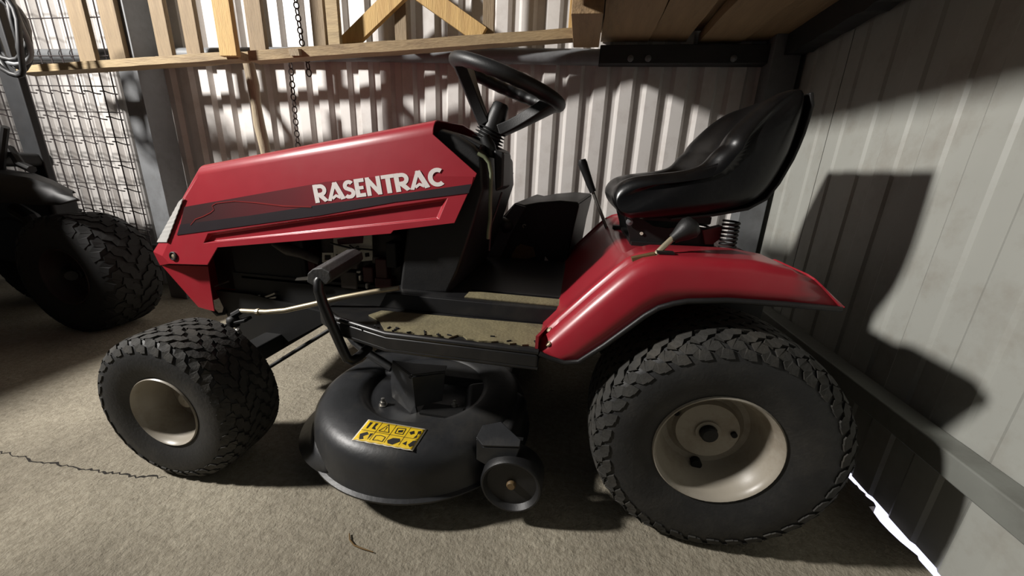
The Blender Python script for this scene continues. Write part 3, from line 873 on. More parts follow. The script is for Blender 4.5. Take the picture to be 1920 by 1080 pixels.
    m2 = MB(); m2.box((-1.075, 0.972, 0.35), (-0.99, 1.268, 0.515)); m2.build('bay_dark_box', 'black_steel', E_)
    m2 = MB(); m2.prism([at(*p, 0.945) for p in ((404, 545), (470, 552), (600, 585), (614, 602), (580, 620), (498, 664), (470, 655), (430, 600))], (0, 0.02, 0)); m2.build('front_frame_plate', 'black_steel', T)
    m2 = MB(); m2.prism([mir(at(*p, 0.945)) for p in ((404, 545), (470, 552), (600, 585), (614, 602), (580, 620), (498, 664), (470, 655), (430, 600))], (0, -0.02, 0)); m2.build('front_frame_plate', 'black_steel', T)
    # bright metal tongue and pale strips standing for lit floor seen through slots
    m2 = MB(); m2.prism([at(*p, 0.93) for p in ((553, 526), (556, 521), (580, 518), (584, 521), (578, 525))], (0, 0.002, 0)); m2.build('metal_tab', 'galvanised', E_)
    for a, b in (((449, 568), (467, 561)), ((470, 559), (488, 554)), ((476, 564), (495, 558)), ((498, 557), (516, 550)), ((505, 560), (518, 557))):
        pa, pb = at(*a, 0.95), at(*b, 0.95); m2 = MB(); m2.beam(pa, pb, 0.004, 0.005); m2.build('lit_slit', 'galvanised', E_)
    m2 = MB(); m2.beam(at(402, 537, 0.95), at(430, 527, 0.95), 0.004, 0.004); m2.build('hood_stay', 'engine_grey', E_)
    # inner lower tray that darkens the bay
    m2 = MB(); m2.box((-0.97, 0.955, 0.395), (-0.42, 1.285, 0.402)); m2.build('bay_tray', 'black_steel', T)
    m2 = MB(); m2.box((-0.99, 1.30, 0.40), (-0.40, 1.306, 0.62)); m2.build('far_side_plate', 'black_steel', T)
chassis()

def dash():
    prof = [(-0.352, 0.812), (-0.335, 0.823), (-0.294, 0.814), (-0.250, 0.790), (-0.226, 0.768), (-0.220, 0.69), (-0.246, 0.60), (-0.285, 0.48), (-0.315, 0.415), (-0.452, 0.405), (-0.425, 0.57), (-0.40, 0.70)]
    mb = MB(); rows = []
    ys = [0.905, 0.915, 0.94, YC, 2 * YC - 0.94, 2 * YC - 0.915, 2 * YC - 0.905]
    sh = [0.94, 0.98, 1, 1, 1, 0.98, 0.94]
    c = V(-0.30, 0, 0.62)
    for y, k in zip(ys, sh):
        rows.append([V(c.x + (x - c.x) * k, y, c.z + (z - c.z) * k) for x, z in prof])
    mb.grid(rows, cyc=True); n = len(prof); mb.f.append(tuple(reversed(range(n)))); mb.f.append(tuple(range(len(mb.v) - n, len(mb.v))))
    o = mb.build('dash_pedestal', 'black_plastic', T, smooth=40, bevel=0.006)
    # raised instrument block
    mb = MB(); q = [at(*p, 0.93) for p in ((822, 247), (866, 252), (905, 272), (896, 290), (850, 268))]
    mb.prism(q, (0, 0.38, 0)); mb.build('instrument_cover', 'black_plastic', o, bevel=0.006)
    # bits round the column foot
    mb = MB(); mb.prism([at(*p, 0.99) for p in ((887, 280), (900, 273), (912, 276), (906, 290), (896, 288))], (0, 0.03, 0)); mb.build('brown_clip', 'tag_brown', o)
    mb = MB(); p = at(917, 275, 0.98); mb.lathe([(-0.025, 0.0001), (-0.025, 0.013), (0.0, 0.016), (0.02, 0.013), (0.03, 0.0001)], p, (0.5, 0, -1), 14); mb.build('ignition_switch', 'black_plastic', o, smooth=50)
    mb = MB(); mb.prism([at(*p, 0.95) for p in ((925, 280), (945, 285), (943, 352), (928, 360))], (0, 0.10, 0)); mb.build('column_support', 'black_plastic', o, bevel=0.006)
    mb = MB(); mb.tube([at(*p, 0.90) for p in ((896, 288), (908, 294), (917, 305), (921, 325), (920, 355), (919, 385), (919, 410), (916, 432), (915, 448))], 0.0045, 8); mb.build('hose', 'cable_green', o, smooth=50)
    mb = MB(); mb.tube([at(*p, 0.92) for p in ((941, 360), (930, 395), (921, 420), (919, 440), (917, 470))], 0.0025, 6); mb.build('wire', 'black_plastic', o)
dash()

def steering():
    tilt = V(0.331, 0, 0.944).normalized(); cen = V(-0.2125, YC, 0.955)
    u = V(0.944, 0, -0.331).normalized(); v = V(0, 1, 0)
    MR = 0.148; mb = MB(); n = 96; k = 14; rows = []
    for i in range(n):
        a = 2 * PI * i / n; rd = u * math.cos(a) + v * math.sin(a); row = []
        for j in range(k):
            b = 2 * PI * j / k
            r = 0.0165
            if math.cos(b) < 0.1: r += 0.0028 * (0.5 + 0.5 * math.cos(26 * a)) * (0.4 - math.cos(b))
            row.append(cen + rd * (MR + r * math.cos(b)) + tilt * (r * math.sin(b)))
        rows.append(row)
    rows.append(rows[0]); mb.grid(rows, cyc=True)
    sw = mb.build('steering_wheel', 'black_plastic', T, smooth=60)
    hub = cen - tilt * 0.118
    # two broad dished spokes, front and rear
    for base, sprd in ((PI, 0.42), (0.0, 0.42)):
        rows = []
        for i in range(9):
            t = i / 8
            row = []
            for j in range(9):
                s = j / 8 * 2 - 1
                a = base + s * sprd * (1 - 0.15 * t)
                pr = cen + (u * math.cos(a) + v * math.sin(a)) * (MR - 0.006)
                ph = hub + (u * math.cos(base) * 0.020 + v * (s * 0.026 * (1 if base == 0 else -1)))
                e = t ** 1.25
                q = pr.lerp(ph, t) - tilt * (0.020 * math.sin(PI * t)) - (u * math.cos(base)) * (0.016 * math.sin(PI * t))
                # waisted outline
                wst = 1 - 0.30 * math.sin(PI * t)
                q.y = YC + (q.y - YC) * wst
                row.append(q)
            rows.append(row)
        m2 = MB(); m2.grid(rows); m2.build('spoke', 'black_plastic', sw, smooth=60, solid=0.030, off=0, bevel=0.004)
    m2 = MB(); m2.lathe([(-0.012, 0.030), (0.0, 0.0285), (0.045, 0.024), (0.062, 0.022), (0.068, 0.016), (0.069, 0.0001)], hub, tilt, 24); hc = m2.build('hub_cover', 'black_plastic', sw, smooth=40)
    # ribbed boot
    foot = V(-0.282, YC, 0.772); L = (hub - foot).length; pr = []
    nr = 9
    for i in range(nr):
        t0 = i / nr * L; d = L / nr
        k2 = 1 + 0.25 * (1 - i / nr)
        pr += [(t0, 0.029 * k2), (t0 + d * 0.25, 0.039 * k2), (t0 + d * 0.5, 0.040 * k2), (t0 + d * 0.72, 0.029 * k2)]
    m2 = MB(); m2.lathe(pr, foot, (hub - foot), 28); m2.build('column_boot', 'black_plastic', T, smooth=30)
steering()

# ---- floor boards and tunnel
def boards():
    for s in (0, 1):
        g = (lambda p: mir(p)) if s else (lambda p: V(*p))
        out = [(-0.60, 0.79), (-0.525, 0.742), (-0.378, 0.692), (-0.052, 0.690), (-0.052, 0.865), (-0.60, 0.865)]
        mb = MB(); mb.prism([g((x, y, 0.388)) for x, y in out], (0, 0, -0.03)); b = mb.build('running_board', 'black_paint', T, bevel=0.005)
        # raised outer lip
        m2 = MB(); m2.tube([g((x, y + 0.006, 0.392)) for x, y in ((-0.60, 0.795),) + tuple(out[1:4])], 0.0065, 8); m2.build('lip', 'black_paint', b, smooth=60)
        m2 = MB(); m2.tube([g((x, y + 0.006, 0.357)) for x, y in ((-0.60, 0.795),) + tuple(out[1:4])], 0.006, 8); m2.build('lip', 'black_paint', b, smooth=60)
        # worn foot mat with a torn edge
        rnd = random.Random(5 + s); edge = []
        N = 26
        for i in range(N + 1):
            x = -0.388 + (0.338) * i / N
            edge.append((x, 0.712 + 0.014 * i / N + rnd.uniform(-.004, .004) + (0.016 if i in (12, 13) else 0)))
        poly = edge + [(-0.05, 0.842), (-0.455, 0.825), (-0.47, 0.79), (-0.43, 0.765), (-0.405, 0.735)]
        m2 = MB(); m2.prism([g((x, y, 0.3885)) for x, y in poly], (0, 0, 0.0035)); m2.build('foot_mat', 'mat_worn', b)
        m2 = MB()
        for i in range(9):
            t = rnd.random() ** 1.5; x = -0.46 + 0.42 * t; y = 0.715 + 0.02 * t + rnd.uniform(-.006, .014)
            m2.box((x - .005, y - .001, 0.392), (x + .005, y + .0015, 0.3945), Matrix.Rotation(rnd.uniform(0, 3), 3, 'Z'))
        d = m2.build('debris', 'hole_black', b); d['kind'] = 'stuff'
        m2 = MB(); m2.prism([g(p) for p in ((-0.48, 0.855, 0.387), (-0.015, 0.855, 0.387), (-0.015, 0.862, 0.425), (-0.46, 0.862, 0.425))], (0, 0.012 if not s else -0.012, 0)); m2.build('inner_wall', 'black_paint', b, bevel=0.003)
    mb = MB(); mb.box((-0.46, 0.868, 0.40), (0.03, 2 * YC - 0.868, 0.426)); t = mb.build('tunnel', 'black_paint', T, bevel=0.004)
    m2 = MB(); m2.box((-0.26, 0.88, 0.4265), (0.0, 0.93, 0.429)); m2.build('tunnel_mat', 'mat_worn', t)
    m2 = MB(); m2.box((-0.26, 0.945, 0.4265), (0.02, 1.30, 0.4285)); m2.build('tunnel_plate', 'black_paint', t)
boards()

# ---- rear body with fenders
def rear_body():
    YN = 0.693
    prof = [(-0.058, 0.392), (-0.046, 0.405), (-0.02, 0.435), (0.044, 0.508), (0.084, 0.552), (0.105, 0.574), (0.128, 0.589), (0.155, 0.597), (0.22, 0.600), (0.31, 0.602), (0.372, 0.594), (0.40, 0.583)]
    low = [(-0.030, 0.385), (0.0, 0.378), (0.028, 0.384), (0.072, 0.424), (0.113, 0.466), (0.138, 0.492), (0.160, 0.510), (0.183, 0.520), (0.206, 0.527), (0.27, 0.535), (0.36, 0.537), (0.448, 0.537)]
    mb = MB(); n = len(prof)
    rows = []
    # from near lower edge, up the side, round the shoulder, across the top, down the far side
    def row(fr, dy, dz, inset=0):
        return None
    def sec(k, y):      # k: 0 lower edge .. 1 top edge
        r = []
        for (xt, zt), (xl, zl) in zip(prof, low):
            r.append(V(xl + (xt - xl) * k, y, zl + (zt - zl) * k))
        return r
    def sec_top(y, dz=0):
        return [V(x, y, z + dz) for x, z in prof]
    wch = [0.4, 0.9, 1, 1, 1, 0.85, 0.45, 0.1, 0, 0, 0, 0]
    def sec_ch(y, dep):      # pressed channel down the sloping front
        return [V(x + 0.7 * dep * k, y, z - 0.7 * dep * k) for (x, z), k in zip(prof, wch)]
    half = [sec(0, YN), sec(0.35, YN + 0.002), sec(0.72, YN + 0.006), sec(0.92, YN + 0.013), sec_top(YN + 0.030), sec_ch(YN + 0.042, -0.004), sec_ch(YN + 0.050, 0.0), sec_ch(YN + 0.056, 0.012), sec_ch(YN + 0.078, 0.013), sec_ch(YN + 0.084, 0.0), sec_ch(YN + 0.092, -0.004), sec_top(YN + 0.104)]
    def sec_low(y):          # the middle of the deck lies lower than the fender tops
        return [V(x, y, min(z, 0.571 + 0.00 * x) if x > 0.1 else z) for x, z in prof]
    tops = [sec_top(YN + 0.150), sec_low(YN + 0.19), sec_low(YC)]
    rows = half + tops
    rows += [[mir(p) for p in r] for r in reversed(half + tops[:2])]
    mb.grid(rows)
    # tail: slope the rear end down and close it
    o = mb.build('rear_body', 'red_paint', T, smooth=60, solid=0.003)
    # rear skirt
    m2 = MB(); r0 = [r[-1] for r in rows]; r1 = [V(0.452, p.y, 0.539) for p in r0]
    m2.grid([r0, r1]); m2.build('tail_panel', 'red_paint', o, solid=0.003)
    # pressed rib: raised ridges flanking a channel on the near and far front slope
    for s in (0, 1):
        g = (lambda p: mir(p)) if s else (lambda p: p)
        def onp(px, py, y): return at(px, py, y)
        # black edge trim along the wheel cut-out
        tr = [V(x, YN - 0.001, z - 0.001) for x, z in [(-0.05, 0.392)] + low] + [V(0.455, YN + 0.02, 0.538)]
        m2 = MB(); m2.tube([g(p) for p in tr], 0.0052, 8); m2.build('edge_trim', 'black_plastic', o, smooth=70)
        # two screws at the foot of the fender
        for p in (at(1031, 619, 0.752), at(1029, 645, 0.705)):
            m2 = MB(); m2.lathe([(0, 0.0065), (0.003, 0.006), (0.0045, 0.0001)], g(p), (-0.7, -0.3 if not s else 0.3, 0.7), 10); m2.build('screw', 'rod_metal', o, smooth=50)
    # foot flange where the fender meets the board
    m2 = MB(); m2.prism([V(-0.06, YN + 0.004, 0.39), V(-0.06, YN + 0.004, 0.425), V(-0.046, YN + 0.10, 0.41), V(-0.06, YN + 0.10, 0.39)], (0.006, 0, 0)); m2.build('foot_flange', 'red_paint', o)
    # inner wheel arch
    m2 = MB(); m2.prism([V(-0.05, 0.90, 0.34), V(0.43, 0.90, 0.30), V(0.43, 0.90, 0.545), V(0.13, 0.90, 0.560), V(0.08, 0.90, 0.53), V(-0.02, 0.90, 0.42)], (0, 0.012, 0)); m2.build('wheel_arch', 'black_steel', o)
    # fuel tank glimpsed under the tail
    m2 = MB(); m2.box((0.33, 0.95, 0.43), (0.44, 1.29, 0.55)); m2.build('tail_box', 'black_steel', o, bevel=0.02)
    return o
REAR = rear_body()

def seat():
    base = MB()
    top_c = [(0.082, 0.676), (0.088, 0.700), (0.110, 0.714), (0.17, 0.706), (0.24, 0.700), (0.298, 0.712), (0.326, 0.748), (0.334, 0.786), (0.352, 0.800), (0.350, 0.815), (0.372, 0.862), (0.394, 0.905), (0.412, 0.922)]
    top_e = [(0.072, 0.682), (0.080, 0.710), (0.105, 0.732), (0.16, 0.742), (0.235, 0.752), (0.266, 0.768), (0.276, 0.792), (0.296, 0.806), (0.296, 0.818), (0.316, 0.846), (0.350, 0.884), (0.384, 0.910), (0.410, 0.920)]
    bot = [(0.432, 0.915), (0.440, 0.890), (0.439, 0.862), (0.437, 0.836), (0.433, 0.810), (0.428, 0.785), (0.412, 0.735), (0.394, 0.700), (0.36, 0.676), (0.29, 0.658), (0.20, 0.643), (0.13, 0.632), (0.098, 0.642)]
    W2 = 0.205
    ts = [-1, -0.985, -0.95, -0.88, -0.76, -0.55, -0.28, 0, 0.28, 0.55, 0.76, 0.88, 0.95, 0.985, 1]
    rows = []
    for t in ts:
        a = abs(t); e = min(1, max(0, (a - 0.10) / 0.62)); e = e * e * (3 - 2 * e)
        top = [(c[0] + (q[0] - c[0]) * e, c[1] + (q[1] - c[1]) * e) for c, q in zip(top_c, top_e)]
        loop = top + bot
        n = len(loop)
        k = 1 if a < 0.8 else math.sqrt(max(0.0, 1 - ((a - 0.8) / 0.2) ** 2)) * 0.62 + 0.38
        # midline for shrinking thickness
        mid = []
        m_ = len(top)
        for i in range(n):
            j = n - 1 - i
            mid.append(((loop[i][0] + loop[j][0]) / 2, (loop[i][1] + loop[j][1]) / 2))
        ww = []
        for i, (x, z) in enumerate(loop):
            # width narrows towards the nose and the top of the back
            zz = (z - 0.70) / 0.22 if x > 0.3 else 0
            wd = W2 * (1 - 0.13 * max(0, min(1, zz)) ** 2 - 0.10 * max(0, (0.16 - x) / 0.08))
            cx_, cz_ = mid[i]
            gx, gz = 0.27, 0.735
            xx = cx_ + (x - cx_) * k; zz2 = cz_ + (z - cz_) * k
            sh = 1 - 0.05 * (1 - k)
            ww.append(V(gx + (xx - gx) * sh, YC - 0.005 + wd * t, gz + (zz2 - gz) * sh))
        rows.append(ww)
    base.grid(rows, cyc=True)
    n = len(rows[0])
    base.f.append(tuple(reversed(range(n)))); base.f.append(tuple(range(len(base.v) - n, len(base.v))))
    s = base.build('seat', 'seat_vinyl', T, smooth=80, sub=3)
    # rear shell edge
    m2 = MB(); rows = []
    for (x, z) in bot[:11]:
        rows.append([V(x + 0.012, YC - 0.18, z - 0.004), V(x + 0.016, YC, z - 0.006), V(x + 0.012, YC + 0.18, z - 0.004)])
    m2.grid(rows); m2.build('seat_shell', 'black_plastic', s, smooth=60, solid=0.008, bevel=0.003)
    # bracket under the seat
    m2 = MB(); q = [at(*p, 0.985) for p in ((1172, 408), (1205, 411), (1225, 424), (1250, 428), (1300, 424), (1340, 430), (1338, 476), (1182, 474), (1180, 440))]
    m2.prism(q, (0, 0.012, 0)); br = m2.build('seat_bracket', 'black_steel', T)
    m2 = MB(); m2.prism([mir(p) for p in q], (0, -0.012, 0)); m2.build('bracket_side', 'black_steel', br)
    a = at(1180, 472, 0.985); b = at(1340, 474, 0.985)
    m2 = MB(); m2.box((a.x, 0.97, 0.571), (b.x, 2 * YC - 0.97, 0.580)); m2.build('bracket_base', 'black_steel', br)
    m2 = MB(); m2.box((a.x + 0.01, 0.99, 0.632), (b.x - 0.02, 2 * YC - 0.99, 0.648)); m2.build('seat_pan', 'black_steel', br)
    m2 = MB(); q = [at(*p, 0.975) for p in ((1318, 432), (1338, 428), (1355, 424), (1350, 448), (1336, 458), (1322, 458))]; m2.prism(q, (0, 0.03, 0)); m2.build('red_bracket', 'dark_red', br)
    m2 = MB(); p = at(1180, 416, 0.98); m2.lathe([(0, 0.008), (0.006, 0.008), (0.008, 0.0001)], p, (0, -1, 0), 12); m2.build('pivot_bolt', 'steel_grey', br, smooth=50)
    m2 = MB(); p = at(1203, 438, 0.982); m2.lathe([(0, 0.0001), (0, 0.004), (0.004, 0.004)], p, (0, 1, 0), 10); m2.build('bracket_hole', 'label_white', br)
    # springs
    def spring(c0, c1, r, turns, wr):
        pts = []
        for i in range(int(turns * 14) + 1):
            a = 2 * PI * i / 14; p = c0.lerp(c1, i / (turns * 14)); pts.append(p + V(math.cos(a) * r, math.sin(a) * r, 0))
        m2 = MB(); m2.tube(pts, wr, 6); return m2.build('spring', 'black_steel', br, smooth=60)
    t0, t1 = at(1361, 474, 0.96), at(1372, 414, 0.96)
    spring(t0 + V(0, 0, 0.008), t1, 0.0165, 7.5, 0.0030)
    t0, t1 = at(1315, 440, 1.17), at(1320, 402, 1.17)
    spring(t0, t1, 0.0165, 5, 0.0030)
seat()

def levers():
    # lift lever
    L_ = MB(); pts = [at(1226, 498, 0.745), at(1229, 484, 0.745), at(1233, 474, 0.75), at(1246, 461, 0.757), at(1262, 446, 0.765), at(1270, 440, 0.768)]
    L_.tube(pts, 0.0058, 10); o = L_.build('lift_lever', 'rod_metal', T, smooth=50)
    a, b = at(1260, 449, 0.765), at(1306, 418, 0.775); ax = (b - a)
    L = ax.length
    m2 = MB(); m2.lathe([(0, 0.009), (L * 0.2, 0.012), (L * 0.45, 0.018), (L * 0.7, 0.022), (L * 0.88, 0.019), (L * 0.97, 0.010), (L, 0.0001)], a, ax, 20); m2.build('knob', 'black_plastic', o, smooth=50)
    m2 = MB(); q = [at(*p, 0.738) for p in ((1184, 500), (1195, 494), (1222, 488), (1226, 492), (1212, 498))]; q = [V(p.x, p.y + (0.0 if i % 2 else 0.014), 0.604) for i, p in enumerate(q)]
    m2 = MB(); m2.box((0.108, 0.735, 0.586), (0.150, 0.752, 0.5935), Matrix.Rotation(-0.30, 3, 'Y')); m2.build('slot_plate', 'tag_brown', o)
    m2 = MB(); m2.box((0.152, 0.735, 0.5995), (0.182, 0.752, 0.6035)); m2.build('slot_plate', 'black_steel', o)
    # gear lever on the far side
    m2 = MB(); a, b = at(1141, 436, 1.32), at(1108, 350, 1.32); m2.tube([a, a.lerp(b, 0.5), b], 0.0056, 10); g = m2.build('gear_lever', 'galvanised', T, smooth=50)
    p = [at(1112, 360, 1.32), at(1106, 345, 1.32), at(1098, 322, 1.32), at(1092, 306, 1.32), at(1091, 299, 1.32)]
    m2 = MB(); m2.tube(p, [0.0105, 0.012, 0.0135, 0.0155, 0.012], 14); m2.build('grip', 'black_plastic', g, smooth=50)
    m2 = MB(); p = at(1156, 431, 1.25); m2.box((p.x - 0.012, 1.24, p.z - 0.018), (p.x + 0.012, 1.27, p.z + 0.014)); m2.build('lever_gate', 'black_steel', g, bevel=0.002)
    # drag link
    m2 = MB(); pts = [at(*p, y) for p, y in (((452, 583), .80), ((470, 584), .80), ((500, 585), .80), ((535, 582), .805), ((580, 572), .815), ((640, 558), .83), ((700, 547), .85), ((748, 540), .865))]
    m2.tube(pts, 0.0066, 10); d = m2.build('drag_link', 'rod_metal', T, smooth=50)
    m2 = MB(); m2.tube([at(483, 585, .80), at(487, 585, .80)], 0.0095, 10); m2.build('lock_nut', 'rod_metal', d)
    m2 = MB(); p = at(437, 602, .79); m2.lathe([(-0.014, 0.013), (0.0, 0.015), (0.010, 0.013), (0.014, 0.006), (0.014, 0.0001)], p, (0, 0, 1), 16); m2.build('ball_joint', 'black_steel', d, smooth=50)
    m2 = MB(); m2.beam(at(430, 606, .79), at(466, 598, .80), 0.03, 0.008); m2.build('steering_arm', 'black_steel', d, bevel=0.002)
    m2 = MB(); p = at(446, 621, .775); m2.lathe([(-0.01, 0.006), (0.006, 0.006), (0.008, 0.0001)], p, (0, -0.4, 1), 10); m2.build('joint_nut', 'galvanised', d, smooth=50)
    m2 = MB(); m2.tube([at(452, 583, .80), at(436, 592, .79)], 0.008, 8); m2.build('link_end', 'black_steel', d)
    # clutch pedal
    m2 = MB(); pts = [at(603, 520, .735), at(597, 528, .725), at(598, 545, .722), at(606, 570, .722), at(625, 615, .724), at(645, 660, .726), at(651, 672, .727), at(660, 676, .735), at(672, 669, .75), at(692, 651, .79)]
    m2.tube(pts, [0.011] * 10, 12); pd = m2.build('clutch_pedal', 'black_paint', T, smooth=60)
    a = at(597, 521, .722); m2 = MB()
    sec = [(-0.030, -0.010), (-0.026, 0.010), (-0.012, 0.020), (0.010, 0.022), (0.028, 0.012), (0.030, -0.004), (0.018, -0.016), (-0.016, -0.018)]
    q = [V(a.x + x, a.y, a.z + z + x * 0.1) for x, z in sec]
    m2.prism(q, (0.012, 0.115, 0.022)); pad = m2.build('pedal_pad', 'rubber', pd, bevel=0.003)
    # tension rod from axle to deck
    m2 = MB(); m2.tube([at(488, 699, .80), at(620, 617, .86)], 0.0052, 8); m2.build('tie_rod', 'black_steel', T, smooth=50)
levers()

# ---- cutting deck
def deck():
    c = V(-0.36, 0.855, 0.0)
    prof = [(0.0, 0.0001), (0.150, 0.0001)]
    prof = [(0.160, 0.0001), (0.160, 0.125), (0.161, 0.140), (0.168, 0.150), (0.179, 0.158), (0.183, 0.170), (0.184, 0.190), (0.183, 0.215), (0.177, 0.240), (0.166, 0.257), (0.150, 0.267), (0.125, 0.272), (0.085, 0.274), (0.080, 0.276), (0.076, 0.284), (0.072, 0.284)]
    mb = MB(); mb.lathe(prof, c, (0, 0, 1), 80)
    o = mb.build('mower_deck', 'deck_paint', T, smooth=38, solid=0.003)
    # far half of the deck
    c2 = V(-0.36, 2 * YC - 0.855, 0.0)
    m2 = MB(); m2.lathe(prof, c2, (0, 0, 1), 64); m2.build('far_shell', 'deck_paint', o, smooth=38)
    m2 = MB(); m2.box((-0.60, 0.90, 0.085), (-0.14, 1.36, 0.176)); m2.build('deck_middle', 'deck_paint', o, bevel=0.02, seg=3)
    # flared lip on the leading side
    rows = []
    for i in range(25):
        a = math.radians(148 + (242 - 148) * i / 24); k = math.sin(PI * i / 24)
        d = V(math.cos(a), math.sin(a), 0)
        rows.append([c + d * 0.271 + V(0, 0, 0.115 + 0.015 * k), c + d * (0.273 + 0.012 * k) + V(0, 0, 0.090), c + d * (0.276 + 0.040 * k) + V(0, 0, 0.076 - 0.004 * k)])
    m2 = MB(); m2.grid(rows); m2.build('flared_lip', 'deck_paint', o, smooth=60, solid=0.003)
    # shoulder running back to the outlet, with the wheel bracket
    m2 = MB(); q = [V(-0.20, 0.66, 0.168), V(-0.10, 0.70, 0.168), V(-0.085, 0.88, 0.172), V(-0.16, 0.95, 0.176), V(-0.26, 0.90, 0.178)]
    m2.prism(q, (0, 0, -0.085)); m2.build('deck_shoulder', 'deck_paint', o, bevel=0.02, seg=4)
    w = at(958, 911, 0.640)
    z = w.z + 0.075
    m2 = MB(); q = [at(893, 823, .655), at(905, 838, .648), at(975, 840, .65), at(977, 828, .668), at(940, 793, .70), at(905, 800, .69)]
    m2.add(q, [(0, 1, 2, 3, 4, 5)]); m2.build('wheel_bracket', 'deck_paint', o, solid=0.006, bevel=0.002)
    m2 = MB(); q = [at(893, 823, .655), at(905, 838, .648), at(975, 840, .65), at(965, 868, .652), at(915, 875, .655), at(893, 862, .66)]
    m2.add(q, [(0, 1, 2, 3, 4, 5)]); m2.build('wheel_bracket', 'deck_paint', o, solid=0.006, bevel=0.002)
    # gauge wheel
    R = 0.0655
    m2 = MB(); cw = V(w.x, w.y, w.z)
    m2.lathe([(0.006, 0.0001), (0.006, R * 0.80), (-0.002, R * 0.86), (-0.006, R * 0.90), (-0.006, R * 0.95), (0.0, R), (0.05, R), (0.056, R * .95), (0.056, 0.0001)], cw, (0, 1, 0), 48)
    gw = m2.build('gauge_wheel', 'black_plastic', o, smooth=35)
    m2 = MB(); m2.lathe([(0.008, 0.010), (0.0, 0.010), (-0.003, 0.008), (-0.003, 0.0001)], cw, (0, 1, 0), 14); m2.build('axle_bolt', 'tag_brown', gw, smooth=40)
    m2 = MB(); m2.tube([cw + V(0, 0.05, 0), cw + V(0, 0.09, 0)], 0.009, 10); m2.build('axle', 'black_steel', gw)
    m2 = MB(); m2.box((w.x - 0.012, w.y + 0.07, w.z - 0.012), (w.x + 0.012, w.y + 0.082, 0.165)); m2.build('axle_arm', 'black_steel', gw)
    # hanger bracket on top
    A = [at(735, 678, .80), at(772, 706, .765), at(778, 760, .765), at(782, 776, .76), at(770, 774, .755), at(735, 745, .79), at(732, 715, .80)]
    m2 = MB(); m2.add(A, [tuple(range(len(A)))]); br = m2.build('hanger_bracket', 'deck_paint', o, solid=0.005, bevel=0.0015)
    B = [at(772, 706, .765), at(835, 698, .80), at(829, 750, .80), at(778, 762, .765)]
    m2 = MB(); m2.add(B, [(0, 1, 2, 3)]); m2.build('bracket_face', 'deck_paint', br, solid=0.004, bevel=0.0015)
    Cc = [at(735, 678, .80), at(772, 706, .765), at(835, 698, .80), at(838, 688, .84), at(775, 684, .85)]
    m2 = MB(); m2.add(Cc, [(0, 1, 2, 3, 4)]); m2.build('bracket_top', 'deck_paint', br, solid=0.004, bevel=0.0015)
    m2 = MB(); m2.lathe([(0, 0.0001), (0, 0.004), (0.004, 0.004)], at(769, 707.5, .763), (0, 1, 0), 10); m2.build('bracket_hole', 'hole_black', br)
    p0 = at(778, 762, .765)
    m2 = MB(); m2.box((-0.335, 0.755, 0.161), (-0.235, 0.80, 0.166)); m2.build('bracket_foot', 'black_steel', br)
    for px, py in ((718, 752), (852, 757)):
        p = atz(px, py, 0.172); p = V(p.x, p.y, 0.161)
        m2 = MB(); m2.lathe([(0, 0.011), (0.002, 0.011), (0.002, 0.0075), (0.010, 0.0075), (0.0105, 0.0045), (0.019, 0.0045), (0.020, 0.0001)], p, (0, 0, 1), 12); m2.build('bolt', 'galvanised', o, smooth=30)
    # lift rods
    m2 = MB(); m2.tube([at(640, 607, .86), at(665, 640, .83), at(690, 662, .82), at(735, 690, .81)], 0.011, 10); m2.build('hanger_arm', 'deck_paint', o, smooth=60)
    # warning label with pictograms on the curved top
    TL, TR, BR, BL = (692, 789), (798, 807), (772, 846), (662, 826)
    def top(px, py, lift=0.0):
        p = atz(px, py, 0.184)
        for _ in range(6):
            r = math.hypot(p.x - c.x, p.y - c.y)
            zs = 0.184
            for (z0, r0), (z1, r1) in zip(prof[4:14], prof[5:15]):
                if r0 <= r <= r1: zs = z0 + (z1 - z0) * (r - r0) / (r1 - r0)
            p = atz(px, py, zs)
        return p + V(0, 0, lift)
    def bil(u, v): return ((TL[0] * (1 - u) + TR[0] * u) * (1 - v) + (BL[0] * (1 - u) + BR[0] * u) * v, (TL[1] * (1 - u) + TR[1] * u) * (1 - v) + (BL[1] * (1 - u) + BR[1] * u) * v)
    def sheet(u0, u1, v0, v1, lift, nu=20, nv=10, name='label', mt='label_yellow', par=None, wob=0):
        rows = []
        for j in range(nv + 1):
            v = v0 + (v1 - v0) * j / nv; row = []
            for i in range(nu + 1):
                u = u0 + (u1 - u0) * i / nu
                vv = v
                if wob and j == nv: vv = v - wob * (0.5 + 0.5 * math.sin(i * 2.1)) * (i % 3)
                row.append(top(*bil(u, vv), lift))
            rows.append(row)
        mm = MB(); mm.grid(rows); return mm.build(name, mt, par or o, smooth=60, solid=0.0006, off=1)
    lab = sheet(-0.02, 1.02, -0.03, 1.02, 0.0012, mt='label_white', name='warning_label', wob=0.02); lab['label'] = 'yellow warning label with rows of pictograms'
    ylw = sheet(0.005, 0.995, 0.02, 0.99, 0.0022, name='label_print', par=o, wob=0.03)
    # grid lines and pictograms
    def ink(polys, lift=0.0032):
        mm = MB()
        for poly in polys:
            mm.add([top(*bil(u, v), lift) for u, v in poly], [tuple(range(len(poly)))])
        return mm.build('pictogram', 'label_print', o)
    lw = 0.006
    def seg(a, b, wd=0.012):
        dx, dy = b[0] - a[0], (b[1] - a[1]) * 0.4; l = math.hypot(dx, dy) or 1; nx, ny = -dy / l * wd / 2, dx / l * wd / 2 / 0.4
        return [(a[0] + nx, a[1] + ny), (b[0] + nx, b[1] + ny), (b[0] - nx, b[1] - ny), (a[0] - nx, a[1] - ny)]
    for u in (0.25, 0.5, 0.75): ink([seg((u, 0.02 + k / 8), (u, 0.02 + (k + 1) / 8), 0.007) for k in range(7)])
    ink([seg((0.01 + k / 8 * 0.98, 0.5), (0.01 + (k + 1) / 8 * 0.98, 0.5), 0.007) for k in range(8)])
